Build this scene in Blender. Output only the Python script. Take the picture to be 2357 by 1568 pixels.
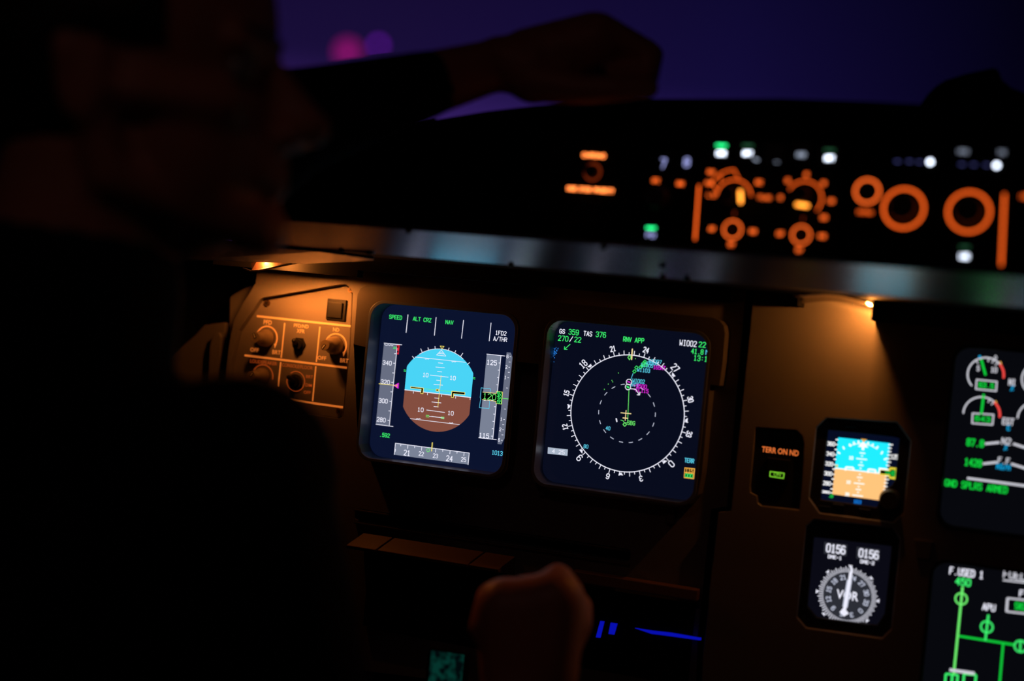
import bpy, bmesh, math, random
from mathutils import Vector, Matrix
from mathutils.geometry import tessellate_polygon
random.seed(4)
S = bpy.context.scene
for o in list(bpy.data.objects): bpy.data.objects.remove(o)

# ------------------------------------------------------------------ camera
W, H, F = 2357.0, 1568.0, 3273.0
CX, CY = W/2, H/2
Z0 = 1.05                                   # the panel centre stands this far above the cockpit floor
yaw, pit, rol = math.radians(19.67), math.radians(-.6), math.radians(5.6)
fw = Vector((-math.sin(yaw)*math.cos(pit), math.cos(yaw)*math.cos(pit), math.sin(pit)))
R0 = Vector((math.cos(yaw), math.sin(yaw), 0)); U0 = R0.cross(fw)
UP = math.cos(rol)*U0 - math.sin(rol)*R0
RT = math.cos(rol)*R0 + math.sin(rol)*U0
CAM = -1.3*fw + Vector((0, 0, Z0))
cd = bpy.data.cameras.new('camera'); cam = bpy.data.objects.new('camera', cd)
S.collection.objects.link(cam)
cam.matrix_world = Matrix(((RT.x, UP.x, -fw.x, CAM.x), (RT.y, UP.y, -fw.y, CAM.y), (RT.z, UP.z, -fw.z, CAM.z), (0, 0, 0, 1)))
cd.sensor_width = 36; cd.lens = 36*F/W; cd.clip_start = .02
cd.dof.use_dof = True; cd.dof.focus_distance = 1.325; cd.dof.aperture_fstop = 1.85
S.camera = cam

# ------------------------------------------------------------------ exposure and the night outside
S.view_settings.view_transform = 'Standard'; S.view_settings.look = 'None'
S.view_settings.exposure = 0; S.view_settings.gamma = 1; S.view_settings.use_curve_mapping = False

def lin(c, k=1.0):
    f = lambda v: (v/255/12.92 if v/255 <= .04045 else ((v/255+.055)/1.055)**2.4)*k
    return (f(c[0]), f(c[1]), f(c[2]), 1)

wd = bpy.data.worlds.new('night sky'); S.world = wd; wd.use_nodes = True
nt = wd.node_tree; nt.nodes.clear()
def nd(t, **k):
    n = nt.nodes.new(t)
    for a, v in k.items(): setattr(n, a, v)
    return n
tc = nd('ShaderNodeTexCoord'); sp = nd('ShaderNodeSeparateXYZ'); nt.links.new(tc.outputs['Generated'], sp.inputs[0])
el = nd('ShaderNodeValToRGB')
mr = nd('ShaderNodeMapRange'); mr.inputs[1].default_value = 0; mr.inputs[2].default_value = .5
nt.links.new(sp.outputs['Z'], mr.inputs[0]); nt.links.new(mr.outputs[0], el.inputs[0])
cr = el.color_ramp; cr.elements[0].position = 0; cr.elements[0].color = lin((78, 42, 130))
cr.elements[1].position = 1; cr.elements[1].color = lin((14, 9, 36))
e = cr.elements.new(.27); e.color = lin((62, 36, 112))
e = cr.elements.new(.345); e.color = lin((30, 18, 66))
e = cr.elements.new(.5); e.color = lin((24, 14, 56))
mx = nd('ShaderNodeMapRange'); mx.inputs[1].default_value = -.42; mx.inputs[2].default_value = -.02
mx.inputs[3].default_value = 0; mx.inputs[4].default_value = 1
nt.links.new(sp.outputs['X'], mx.inputs[0])
az = nd('ShaderNodeValToRGB'); nt.links.new(mx.outputs[0], az.inputs[0])
az.color_ramp.elements[0].color = (1, 1, 1, 1)
az.color_ramp.elements[1].color = (.14, .18, .2, 1)
e = az.color_ramp.elements.new(.55); e.color = (.62, .78, .95, 1)
mu = nd('ShaderNodeMix', data_type='RGBA', blend_type='MULTIPLY'); mu.inputs[0].default_value = 1
nt.links.new(el.outputs[0], mu.inputs[6]); nt.links.new(az.outputs[0], mu.inputs[7])
bg = nd('ShaderNodeBackground'); nt.links.new(mu.outputs[2], bg.inputs[0]); bg.inputs[1].default_value = .8
wo = nd('ShaderNodeOutputWorld'); nt.links.new(bg.outputs[0], wo.inputs[0])

# ------------------------------------------------------------------ pixel -> place
def at(px, py, Y=0.0):
    """point of the plane y = Y (parallel to the instrument panel) seen at a pixel"""
    r = fw + (px-CX)/F*RT - (py-CY)/F*UP
    return CAM + r*((Y-CAM.y)/r.y)
def dp(px, py, d):
    return CAM + d*(fw + (px-CX)/F*RT - (py-CY)/F*UP)
def crop(x0, y0, s): return lambda x, y: (x0+x/s, y0+y/s)

# ------------------------------------------------------------------ materials
MATS = {}
def pbr(name, col, rough=.5, metal=0, spec=.5, emit=None, estr=1, coat=0, bump=0, bscale=200, var=0):
    m = bpy.data.materials.new(name); m.use_nodes = True; n = m.node_tree; b = n.nodes['Principled BSDF']
    b.inputs['Base Color'].default_value = lin(col); b.inputs['Roughness'].default_value = rough
    b.inputs['Metallic'].default_value = metal; b.inputs['Specular IOR Level'].default_value = spec
    if coat: b.inputs['Coat Weight'].default_value = coat; b.inputs['Coat Roughness'].default_value = .05
    if emit: b.inputs['Emission Color'].default_value = lin(emit); b.inputs['Emission Strength'].default_value = estr
    if bump or var:
        t = n.nodes.new('ShaderNodeTexCoord'); z = n.nodes.new('ShaderNodeTexNoise'); z.inputs['Scale'].default_value = bscale
        z.inputs['Detail'].default_value = 4
        n.links.new(t.outputs['Object'], z.inputs['Vector'])
        if bump:
            bp = n.nodes.new('ShaderNodeBump'); bp.inputs['Strength'].default_value = bump; bp.inputs['Distance'].default_value = .0006
            n.links.new(z.outputs[0], bp.inputs['Height']); n.links.new(bp.outputs[0], b.inputs['Normal'])
        if var:
            r = n.nodes.new('ShaderNodeValToRGB'); a = lin(col)
            r.color_ramp.elements[0].color = (a[0]*(1-var), a[1]*(1-var), a[2]*(1-var), 1); r.color_ramp.elements[0].position = .3
            r.color_ramp.elements[1].color = (min(1, a[0]*(1+var)), min(1, a[1]*(1+var)), min(1, a[2]*(1+var)), 1); r.color_ramp.elements[1].position = .7
            n.links.new(z.outputs[0], r.inputs[0]); n.links.new(r.outputs[0], b.inputs['Base Color'])
    MATS[name] = m; return m
def glow(name, col, k=1.0):
    m = bpy.data.materials.new(name); m.use_nodes = True; n = m.node_tree; n.nodes.clear()
    e = n.nodes.new('ShaderNodeEmission'); e.inputs[0].default_value = lin(col); e.inputs[1].default_value = k
    o = n.nodes.new('ShaderNodeOutputMaterial'); n.links.new(e.outputs[0], o.inputs[0]); MATS[name] = m; return m

pbr('panel_paint', (118, 112, 110), .42, bump=.25, bscale=900, var=.04)
pbr('panel_face', (128, 120, 116), .40, bump=.15, bscale=900, var=.04)
pbr('panel_paint_shaded', (98, 92, 90), .42, bump=.2, bscale=900)  # the panel's own paint, darkened to stand for its unlit parts
pbr('bezel_paint', (104, 112, 136), .38)
pbr('black_plastic', (14, 14, 15), .5)
pbr('soft_black', (6, 6, 7), .9, spec=.15)
pbr('button_black', (16, 15, 15), .35)
pbr('glareshield_cloth', (9, 9, 10), .95, spec=.1, bump=.6, bscale=700)
pbr('fcu_face', (13, 13, 14), .8, spec=.15)
pbr('lip_paint', (186, 190, 208), .27, metal=.75, spec=.9, bump=.05, bscale=500)
pbr('underside_paint', (66, 60, 58), .5)
pbr('bright_metal', (190, 180, 170), .25, metal=1)
pbr('dull_metal', (62, 40, 34), .5)
pbr('screw_metal', (130, 105, 80), .5, metal=1)
pbr('knob_grey', (150, 132, 108), .4)
pbr('knob_dark', (40, 38, 38), .55)
pbr('knob_line', (240, 230, 210), .4)
pbr('legend', (225, 205, 170), .5, emit=(255, 130, 50), estr=.5)
pbr('legend_dim', (160, 140, 110), .5, emit=(255, 100, 35), estr=.28)
pbr('table_paint', (120, 84, 64), .45)
pbr('skin', (196, 128, 104), .5, var=.06, bscale=30)
pbr('hair', (18, 13, 11), .6)
pbr('uniform', (16, 18, 30), .9, spec=.1, bump=.5, bscale=600)
pbr('eye_white', (150, 145, 140), .2)
pbr('shell_lining', (34, 34, 36), .8, var=.1, bscale=6)
pbr('tan_leather', (150, 108, 74), .6, var=.08, bscale=20)
pbr('screen_pfd', (3, 3, 4), .12, emit=(11, 19, 46))
pbr('screen_nd', (3, 3, 4), .12, emit=(8, 12, 29))
pbr('screen_ecam', (3, 3, 4), .10, spec=.8, emit=(7, 8, 13))
pbr('screen_small', (3, 3, 4), .15, emit=(6, 12, 34))
pbr('screen_radio', (3, 3, 4), .15, emit=(10, 10, 20))
glow('white', (240, 240, 255)); glow('dim_white', (190, 195, 215)); glow('ecam_white', (205, 205, 215)); glow('dark_line', (0, 0, 0), 0)
glow('green', (62, 242, 112)); glow('lime', (110, 240, 110)); glow('ecam_green', (15, 205, 60)); glow('cyan', (90, 205, 235)); glow('ecam_cyan', (15, 150, 205))
glow('magenta', (225, 40, 225)); glow('yellow', (245, 225, 110)); glow('cream', (250, 225, 160)); glow('amber', (235, 170, 70)); glow('red', (235, 40, 60)); glow('ecam_red', (250, 75, 70))
glow('sky', (74, 212, 246)); glow('ground', (132, 78, 64)); glow('tape_grey', (104, 110, 130)); glow('tape_light', (122, 130, 150))
glow('isis_sky', (30, 225, 250), 1.15); glow('isis_ground', (250, 190, 120), 1.1); glow('isis_white', (250, 250, 250), 1.2)
glow('isis_yellow', (235, 215, 60)); glow('isis_green', (20, 170, 60)); glow('isis_blue', (20, 120, 220))
glow('card_grey', (44, 46, 54)); glow('grey_patch', (170, 182, 200)); glow('blue_speck', (40, 130, 230))
glow('knob_light', (255, 150, 48), 3.6); glow('orange_legend', (255, 104, 36), 2.0); glow('orange_ring', (220, 84, 24), 2.3)
glow('orange_bright', (255, 130, 60), 5.0); glow('orange_sharp', (240, 120, 56), 1.0); glow('ring_dark', (120, 40, 12), 1.1)
glow('bar_green', (40, 255, 140), 2.6); glow('bar_green_dim', (40, 90, 60), 1.0); glow('key_white', (225, 235, 255), 6.0)
glow('key_dim', (150, 160, 180), 1.6); glow('lcd_blue', (150, 155, 215), 2.2); glow('lcd_dim', (70, 72, 130), 1.6)
glow('on_green', (130, 215, 50)); glow('reflection_glow', (14, 24, 235), .5); glow('teal_light', (6, 70, 58), .55); glow('teal_dark', (3, 26, 30), .5)
glow('pink_far', (200, 30, 150), .7); glow('violet_far', (150, 30, 235), 1.9); glow('fill_glow', (255, 90, 60), 1.2); glow('bulb', (255, 160, 80), 3.0)

def cloudy(name, c0, c1, scale, k):
    m = glow(name, c0, k); n = m.node_tree; e = [x for x in n.nodes if x.type == 'EMISSION'][0]
    t = n.nodes.new('ShaderNodeTexCoord'); z = n.nodes.new('ShaderNodeTexNoise'); z.inputs['Scale'].default_value = scale; z.inputs['Detail'].default_value = 1
    r = n.nodes.new('ShaderNodeValToRGB'); r.color_ramp.elements[0].position = .42; r.color_ramp.elements[0].color = lin(c0); r.color_ramp.elements[1].position = .62; r.color_ramp.elements[1].color = lin(c1)
    n.links.new(t.outputs['Object'], z.inputs['Vector']); n.links.new(z.outputs[0], r.inputs[0]); n.links.new(r.outputs[0], e.inputs[0])
cloudy('teal_map', (1, 8, 10), (4, 50, 42), 110, 1)
# ------------------------------------------------------------------ object helpers
COL = S.collection
def thing(name, label, cat, loc, group=None):
    o = bpy.data.objects.new(name, None); COL.objects.link(o); o.location = loc
    o.empty_display_size = .02
    o['label'] = label; o['category'] = cat
    if group: o['group'] = group
    return o
def tag(o, label, cat, group=None):
    o['label'] = label; o['category'] = cat
    if group: o['group'] = group
    return o
def struct(o): o['kind'] = 'structure'; return o
def worldpos(o):
    v = Vector((0, 0, 0))
    while o: v += o.location; o = o.parent
    return v
class MB:
    def __init__(s): s.v = []; s.f = []; s.m = []; s.ms = []
    def mi(s, mat):
        if mat not in s.ms: s.ms.append(mat)
        return s.ms.index(mat)
    def face(s, pts, mat):
        n = len(s.v); s.v += [Vector(p) for p in pts]; s.f.append(list(range(n, n+len(pts)))); s.m.append(s.mi(mat))
    def add(s, vs, fs, mat):
        n = len(s.v); s.v += [Vector(p) for p in vs]; k = s.mi(mat)
        for f in fs: s.f.append([n+i for i in f]); s.m.append(k)
    def box(s, a, b, mat):
        x0, y0, z0 = a; x1, y1, z1 = b
        vs = [(x, y, z) for x in (x0, x1) for y in (y0, y1) for z in (z0, z1)]
        s.add(vs, [(0, 1, 3, 2), (4, 6, 7, 5), (0, 4, 5, 1), (2, 3, 7, 6), (0, 2, 6, 4), (1, 5, 7, 3)], mat)
    def plate(s, outer, y0, y1, mat, holes=(), walls=True, back=True):
        """outline of (x, z) points between planes y0 (towards the viewer) and y1, with holes"""
        loops = [outer]+list(holes); flat = [p for l in loops for p in l]
        tri = tessellate_polygon([[Vector((p[0], p[1], 0)) for p in l] for l in loops])
        n = len(flat)
        vs = [(p[0], y0, p[1]) for p in flat]+[(p[0], y1, p[1]) for p in flat]
        fs = [tuple(t) for t in tri]
        if back: fs += [tuple(n+i for i in reversed(t)) for t in tri]
        if walls:
            k = 0
            for l in loops:
                m = len(l)
                for i in range(m):
                    a = k+i; b = k+(i+1) % m; fs.append((a, b, n+b, n+a))
                k += m
        s.add(vs, fs, mat)
    def disc(s, c, r, y0, y1, mat, n=40, r1=None, taper=None):
        """cylinder whose axis is y; c = (x, z)"""
        rb = r if r1 is None else r1
        vs = [(c[0]+r*math.cos(2*math.pi*i/n), y0, c[1]+r*math.sin(2*math.pi*i/n)) for i in range(n)]
        vs += [(c[0]+rb*math.cos(2*math.pi*i/n), y1, c[1]+rb*math.sin(2*math.pi*i/n)) for i in range(n)]
        fs = [tuple(range(n)), tuple(range(2*n-1, n-1, -1))]+[(i, (i+1) % n, n+(i+1) % n, n+i) for i in range(n)]
        s.add(vs, fs, mat)
    def ring(s, c, r0, r1, y0, y1, mat, n=64):
        vs = []
        for r, y in ((r1, y0), (r0, y0), (r0, y1), (r1, y1)):
            vs += [(c[0]+r*math.cos(2*math.pi*i/n), y, c[1]+r*math.sin(2*math.pi*i/n)) for i in range(n)]
        fs = []
        for k in range(4):
            for i in range(n): fs.append((k*n+i, k*n+(i+1) % n, ((k+1) % 4)*n+(i+1) % n, ((k+1) % 4)*n+i))
        s.add(vs, fs, mat)
    def ball(s, c, r, mat, nu=20, nv=12, ax=None):
        vs = []; c = Vector(c); rr = r if hasattr(r, '__len__') else (r, r, r)
        A = ax or (Vector((1, 0, 0)), Vector((0, 1, 0)), Vector((0, 0, 1)))
        for j in range(1, nv):
            t = math.pi*j/nv
            for i in range(nu):
                p = 2*math.pi*i/nu
                vs.append(c+A[0]*rr[0]*math.sin(t)*math.cos(p)+A[1]*rr[1]*math.sin(t)*math.sin(p)+A[2]*rr[2]*math.cos(t))
        top = len(vs); vs.append(c+A[2]*rr[2]); bot = len(vs); vs.append(c-A[2]*rr[2])
        fs = []
        for j in range(nv-2):
            for i in range(nu): fs.append((j*nu+i, (j+1)*nu+i, (j+1)*nu+(i+1) % nu, j*nu+(i+1) % nu))
        for i in range(nu):
            fs.append((top, i, (i+1) % nu)); fs.append((bot, (nv-2)*nu+(i+1) % nu, (nv-2)*nu+i))
        s.add(vs, fs, mat)
    def caps(s, a, b, ra, rb, mat, n=16):
        """tapered capsule between two points"""
        a = Vector(a); b = Vector(b); d = (b-a); L = d.length
        if L < 1e-6: s.ball(a, ra, mat); return
        d /= L; u = d.orthogonal().normalized(); w = d.cross(u)
        rings = []
        for k in range(5): t = math.pi/2*(k+.4)/5; rings.append((a-d*ra*math.cos(t), ra*math.sin(t)))
        for k in range(5): t = math.pi/2*(4.6-k)/5; rings.append((b+d*rb*math.cos(t), rb*math.sin(t)))
        vs = [p+(u*math.cos(2*math.pi*i/n)+w*math.sin(2*math.pi*i/n))*r for p, r in rings for i in range(n)]
        fs = [((j*n+i), (j*n+(i+1) % n), ((j+1)*n+(i+1) % n), ((j+1)*n+i)) for j in range(len(rings)-1) for i in range(n)]
        fs += [tuple(range(n-1, -1, -1)), tuple((len(rings)-1)*n+i for i in range(n))]
        s.add(vs, fs, mat)
    def tube(s, pts, r, mat, n=8):
        for a, b in zip(pts, pts[1:]): s.caps(a, b, r, r, mat, n)
    def loft(s, rings, mat, close=False, caps=True):
        n = len(rings[0]); vs = [p for r in rings for p in r]; fs = []
        for j in range(len(rings)-1):
            for i in range(n if close else n-1):
                fs.append((j*n+i, j*n+(i+1) % n, (j+1)*n+(i+1) % n, (j+1)*n+i))
        if caps and close: fs += [tuple(range(n-1, -1, -1)), tuple((len(rings)-1)*n+i for i in range(n))]
        s.add(vs, fs, mat)
    def build(s, name, parent=None, bevel=0, smooth=False, normals=True, seg=2):
        org = worldpos(parent) if parent else Vector((0, 0, 0))
        off = Vector((0, 0, 0))
        if parent is None and s.v:
            off = Vector((sum(v.x for v in s.v)/len(s.v), sum(v.y for v in s.v)/len(s.v), min(v.z for v in s.v)))
        me = bpy.data.meshes.new(name); me.from_pydata([v-org-off for v in s.v], [], s.f)
        for m in s.ms: me.materials.append(MATS[m])
        for p, k in zip(me.polygons, s.m): p.material_index = k
        o = bpy.data.objects.new(name, me); COL.objects.link(o); o.location = off
        if parent: o.parent = parent
        if normals:
            b = bmesh.new(); b.from_mesh(me); bmesh.ops.remove_doubles(b, verts=b.verts, dist=1e-6)
            bmesh.ops.recalc_face_normals(b, faces=b.faces); b.to_mesh(me); b.free()
        if bevel:
            m = o.modifiers.new('bevel', 'BEVEL'); m.width = bevel; m.segments = seg; m.limit_method = 'ANGLE'; m.angle_limit = math.radians(35)
        if smooth:
            for p in me.polygons: p.use_smooth = True
        me.update(); return o

def xz(px, py, Y=0.0): p = at(px, py, Y); return (p.x, p.z)
def poly(pts, Y=0.0): return [xz(x, y, Y) for x, y in pts]
def rrect(x0, z0, x1, z1, r, n=7):
    out = []
    for cx, cz, a in ((x1-r, z1-r, 0), (x0+r, z1-r, 90), (x0+r, z0+r, 180), (x1-r, z0+r, 270)):
        for i in range(n+1):
            t = math.radians(a+90*i/n); out.append((cx+r*math.cos(t), cz+r*math.sin(t)))
    return out

# ------------------------------------------------------------------ stroke lettering, as vector displays draw it
G = {
'0':[[(1,0),(3,0),(4,1),(4,5),(3,6),(1,6),(0,5),(0,1),(1,0)]], '1':[[(.8,5),(2,6),(2,0)],[(.8,0),(3.2,0)]],
'2':[[(0,5),(1,6),(3,6),(4,5),(4,4),(0,0),(4,0)]], '3':[[(0,5),(1,6),(3,6),(4,5),(4,4),(3,3.1),(1.6,3.1)],[(3,3.1),(4,2.1),(4,1),(3,0),(1,0),(0,1)]],
'4':[[(3,0),(3,6),(0,2),(4,2)]], '5':[[(3.8,6),(.4,6),(.1,3.2),(1,3.7),(3,3.7),(4,2.8),(4,1),(3,0),(1,0),(0,1)]],
'6':[[(3.7,5.4),(3,6),(1,6),(0,4.8),(0,1),(1,0),(3,0),(4,1),(4,2.6),(3,3.5),(1,3.5),(0,2.6)]], '7':[[(0,6),(4,6),(1.6,0)]],
'8':[[(1,0),(3,0),(4,1),(4,2.2),(3,3.2),(1,3.2),(0,4.1),(0,5),(1,6),(3,6),(4,5),(4,4.1),(3,3.2)],[(1,3.2),(0,2.2),(0,1),(1,0)]],
'9':[[(.3,.6),(1,0),(3,0),(4,1.2),(4,5),(3,6),(1,6),(0,5),(0,3.4),(1,2.5),(3,2.5),(4,3.4)]],
'A':[[(0,0),(2,6),(4,0)],[(.8,2),(3.2,2)]], 'B':[[(0,0),(0,6),(3,6),(4,5),(4,4),(3,3.1),(0,3.1)],[(3,3.1),(4,2.2),(4,1),(3,0),(0,0)]],
'C':[[(4,1),(3,0),(1,0),(0,1),(0,5),(1,6),(3,6),(4,5)]], 'D':[[(0,0),(0,6),(2.6,6),(4,4.6),(4,1.4),(2.6,0),(0,0)]],
'E':[[(4,6),(0,6),(0,0),(4,0)],[(0,3.1),(3,3.1)]], 'F':[[(4,6),(0,6),(0,0)],[(0,3.1),(3,3.1)]],
'G':[[(4,5),(3,6),(1,6),(0,5),(0,1),(1,0),(3,0),(4,1),(4,2.8),(2.4,2.8)]], 'H':[[(0,0),(0,6)],[(4,0),(4,6)],[(0,3.1),(4,3.1)]],
'I':[[(.8,0),(3.2,0)],[(2,0),(2,6)],[(.8,6),(3.2,6)]], 'J':[[(0,1),(1,0),(3,0),(4,1),(4,6)]], 'K':[[(0,0),(0,6)],[(4,6),(0,2.6)],[(1.4,3.6),(4,0)]],
'L':[[(0,6),(0,0),(4,0)]], 'M':[[(0,0),(0,6),(2,3),(4,6),(4,0)]], 'N':[[(0,0),(0,6),(4,0),(4,6)]],
'O':[[(1,0),(3,0),(4,1),(4,5),(3,6),(1,6),(0,5),(0,1),(1,0)]], 'P':[[(0,0),(0,6),(3,6),(4,5),(4,3.8),(3,2.8),(0,2.8)]],
'Q':[[(1,0),(3,0),(4,1),(4,5),(3,6),(1,6),(0,5),(0,1),(1,0)],[(2.4,1.6),(4,0)]],
'R':[[(0,0),(0,6),(3,6),(4,5),(4,3.8),(3,2.9),(0,2.9)],[(2,2.9),(4,0)]],
'S':[[(4,5),(3,6),(1,6),(0,5),(0,4),(1,3.2),(3,2.9),(4,2),(4,1),(3,0),(1,0),(0,1)]], 'T':[[(0,6),(4,6)],[(2,6),(2,0)]],
'U':[[(0,6),(0,1),(1,0),(3,0),(4,1),(4,6)]], 'V':[[(0,6),(2,0),(4,6)]], 'W':[[(0,6),(.4,0),(2,3),(3.6,0),(4,6)]], 'X':[[(0,0),(4,6)],[(0,6),(4,0)]],
'Y':[[(0,6),(2,3),(4,6)],[(2,3),(2,0)]], 'Z':[[(0,6),(4,6),(0,0),(4,0)]],
'/':[[(.3,-.3),(3.7,6.3)]], '.':[[(1.8,.1),(2.2,.1)]], ':':[[(1.9,1.4),(2.1,1.4)],[(1.9,4.4),(2.1,4.4)]], '-':[[(.6,3),(3.4,3)]],
'%':[[(0,0),(4,6)],[(.4,5.2),(.9,5.2)],[(3.1,.8),(3.6,.8)]], '+':[[(0,3),(4,3)],[(2,1),(2,5)]], ' ':[]}
class Sheet(MB):
    """flat symbols lying on a display, drawn on the plane y = Y; positions are looked up through q(px, py)"""
    def __init__(s, Y, q=lambda x, y: (x, y)): super().__init__(); s.Y = Y; s.q = q; s.k = 0
    def P(s, x, y): return Vector(xz(*s.q(x, y), s.Y))
    def mpp(s, x, y):
        return ((s.P(x, y)-s.P(x, y+1)).length)
    def y(s, lay): return s.Y-.00012*lay
    def fill(s, pts, mat, lay=1, plane=False):
        q = pts if plane else [s.P(*p) for p in pts]
        tri = tessellate_polygon([[Vector((p[0], p[1], 0)) for p in q]])
        s.add([(p[0], s.y(lay), p[1]) for p in q], [tuple(t) for t in tri], mat)
    def stroke(s, pts, w, mat, lay=2, caps=True):
        """pts in plane metres, w in metres"""
        h = w/2; pts = [Vector(p) for p in pts]; Y = s.y(lay); s.k += 1; Y -= (s.k % 7)*.000008
        for a, b in zip(pts, pts[1:]):
            d = b-a
            if d.length < 1e-9: continue
            d.normalize(); nn = Vector((-d.y, d.x))*h
            s.face([(a.x+nn.x, Y, a.y+nn.y), (b.x+nn.x, Y, b.y+nn.y), (b.x-nn.x, Y, b.y-nn.y), (a.x-nn.x, Y, a.y-nn.y)], mat)
        if caps:
            for p in pts:
                s.face([(p.x+h*math.cos(math.pi*i/4), Y-.000004, p.y+h*math.sin(math.pi*i/4)) for i in range(8)], mat)
    def line(s, pts, w, mat, lay=2, caps=False):
        k = s.mpp(*pts[0]); s.stroke([s.P(*p) for p in pts], w*k, mat, lay, caps)
    def text(s, t, l, r, h, mat, w=None, lay=3, rot=0):
        """t runs from pixel l to pixel r along its mid height, h pixels tall"""
        a = s.P(*l); b = s.P(*r); k = s.mpp(*l); hh = h*k; wd_ = (b.x-a.x); cz = (a.y+b.y)/2
        s.textm(t, ((a.x+b.x)/2, cz), wd_, hh, mat, (w or h*.15)*k, lay, rot)
    def textm(s, t, c, wid, hh, mat, w, lay=3, rot=0):
        n = len(t); gw = wid/(n+.42*(n-1)) if n else 0; x = -wid/2; ca, sa = math.cos(rot), math.sin(rot)
        for ch in t:
            for pl in G.get(ch, []):
                q = [(x+p[0]/4*gw, (p[1]/6-.5)*hh) for p in pl]
                s.stroke([(c[0]+u*ca-v*sa, c[1]+u*sa+v*ca) for u, v in q], w, mat, lay)
            x += gw*1.42
    def arc(s, c, r, a0, a1, w, mat, lay=2, n=None):
        """c and r in metres, angles clockwise from straight up, degrees"""
        n = n or max(6, int(abs(a1-a0)/4))
        s.stroke([(c[0]+r*math.sin(math.radians(a0+(a1-a0)*i/n)), c[1]+r*math.cos(math.radians(a0+(a1-a0)*i/n))) for i in range(n+1)], w, mat, lay)
    def ang(s, c, x, y):
        p = s.P(x, y); return math.degrees(math.atan2(p.x-c[0], p.y-c[1]))
    def build(s, name, parent): return MB.build(s, name, parent, normals=False)

def font_mesh(mb, text, l, r, h, Y, mat, lift=.0002, q=lambda x, y: (x, y), bold=0):
    """painted capitals in a plain sans, fitted between two pixels on plane Y"""
    cu = bpy.data.curves.new('t', 'FONT'); cu.body = text; cu.fill_mode = 'BOTH'; cu.offset = bold; cu.resolution_u = 3
    ob = bpy.data.objects.new('t', cu); COL.objects.link(ob)
    bpy.context.view_layer.update()
    me = bpy.data.meshes.new_from_object(ob.evaluated_get(bpy.context.evaluated_depsgraph_get()))
    xs = [v.co.x for v in me.vertices]; ys = [v.co.y for v in me.vertices]
    a = Vector(xz(*q(*l), Y)); b = Vector(xz(*q(*r), Y)); k = (Vector(xz(*q(*l), Y))-Vector(xz(*q(l[0], l[1]+1), Y))).length
    sx = (b.x-a.x)/(max(xs)-min(xs)); sy = h*k/(max(ys)-min(ys)); cz = (a.y+b.y)/2
    vs = [(a.x+(v.co.x-min(xs))*sx, Y-lift, cz+(v.co.y-(max(ys)+min(ys))/2)*sy) for v in me.vertices]
    mb.add(vs, [tuple(p.vertices) for p in me.polygons], mat)
    bpy.data.objects.remove(ob); bpy.data.curves.remove(cu); bpy.data.meshes.remove(me)

# ================================================================== the cockpit shell
def slab(name, a, b, mat='shell_lining'):
    m = MB(); m.box(a, b, mat); return struct(m.build(name))
slab('floor', (-1.25, -2.4, -.05), (1.9, 1.2, 0))
slab('ceiling', (-1.3, -2.4, 1.85), (1.95, .35, 1.9))
slab('wall_left', (-1.3, -2.4, 0), (-1.25, 1.2, 1.9))
slab('wall_right', (1.9, -2.4, 0), (1.95, 1.2, 1.9))
slab('wall_back', (-1.3, -2.45, -.05), (1.95, -2.4, 1.9))
slab('wall_front', (-1.25, 1.15, 0), (1.9, 1.2, 1.0))
slab('panel_backing', (-1.25, .13, 0), (1.9, .15, 1.12), 'soft_black')  # added black sheet that keeps the sky out of the panel gaps
m = MB()                                            # windshield leaning back between the nose and the roof
m.box((-1.25, 1.14, 1.0), (-1.2, 1.19, 1.9), 'shell_lining')
g = bpy.data.materials.new('windshield_glass'); g.use_nodes = True; n = g.node_tree; n.nodes.clear()
t1 = n.nodes.new('ShaderNodeBsdfTransparent'); t1.inputs[0].default_value = (.97, .97, .98, 1)
g1 = n.nodes.new('ShaderNodeBsdfGlossy'); g1.inputs['Roughness'].default_value = .02
mxx = n.nodes.new('ShaderNodeMixShader'); mxx.inputs[0].default_value = .03; oo = n.nodes.new('ShaderNodeOutputMaterial')
n.links.new(t1.outputs[0], mxx.inputs[1]); n.links.new(g1.outputs[0], mxx.inputs[2]); n.links.new(mxx.outputs[0], oo.inputs[0])
MATS['windshield_glass'] = g
m = MB(); vs = []
for y, z in ((1.12, 1.0), (.30, 1.9)):
    for dy in (0, .008):
        vs += [(-1.25, y+dy, z), (1.9, y+dy, z)]
m.add(vs, [(0, 1, 5, 4), (2, 6, 7, 3), (0, 4, 6, 2), (1, 3, 7, 5), (0, 2, 3, 1), (4, 5, 7, 6)], 'windshield_glass')
struct(m.build('window_1'))

# far lights seen blurred through the windshield
for nm, px, py, r, mt, lb in (('beacon_light', 800, 120, .42, 'pink_far', 'pink light far outside the windshield, left of the violet one'),
                              ('beacon_light', 871, 104, .14, 'violet_far', 'violet light far outside the windshield, right of the pink one')):
    m = MB(); m.ball(dp(px, py, 60), r, mt, 12, 8); tag(m.build(nm), lb, 'light', 'distant lights outside')

# ================================================================== captain side instrument panel
EY = .0                      # the display surround's face
BASE = .020                  # the painted panel behind it
SCR = .024                   # display glass
pr = thing('captain_instrument_panel', 'brown lit main instrument panel holding both large captain displays', 'instrument panel', at(1200, 1100, BASE))
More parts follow.
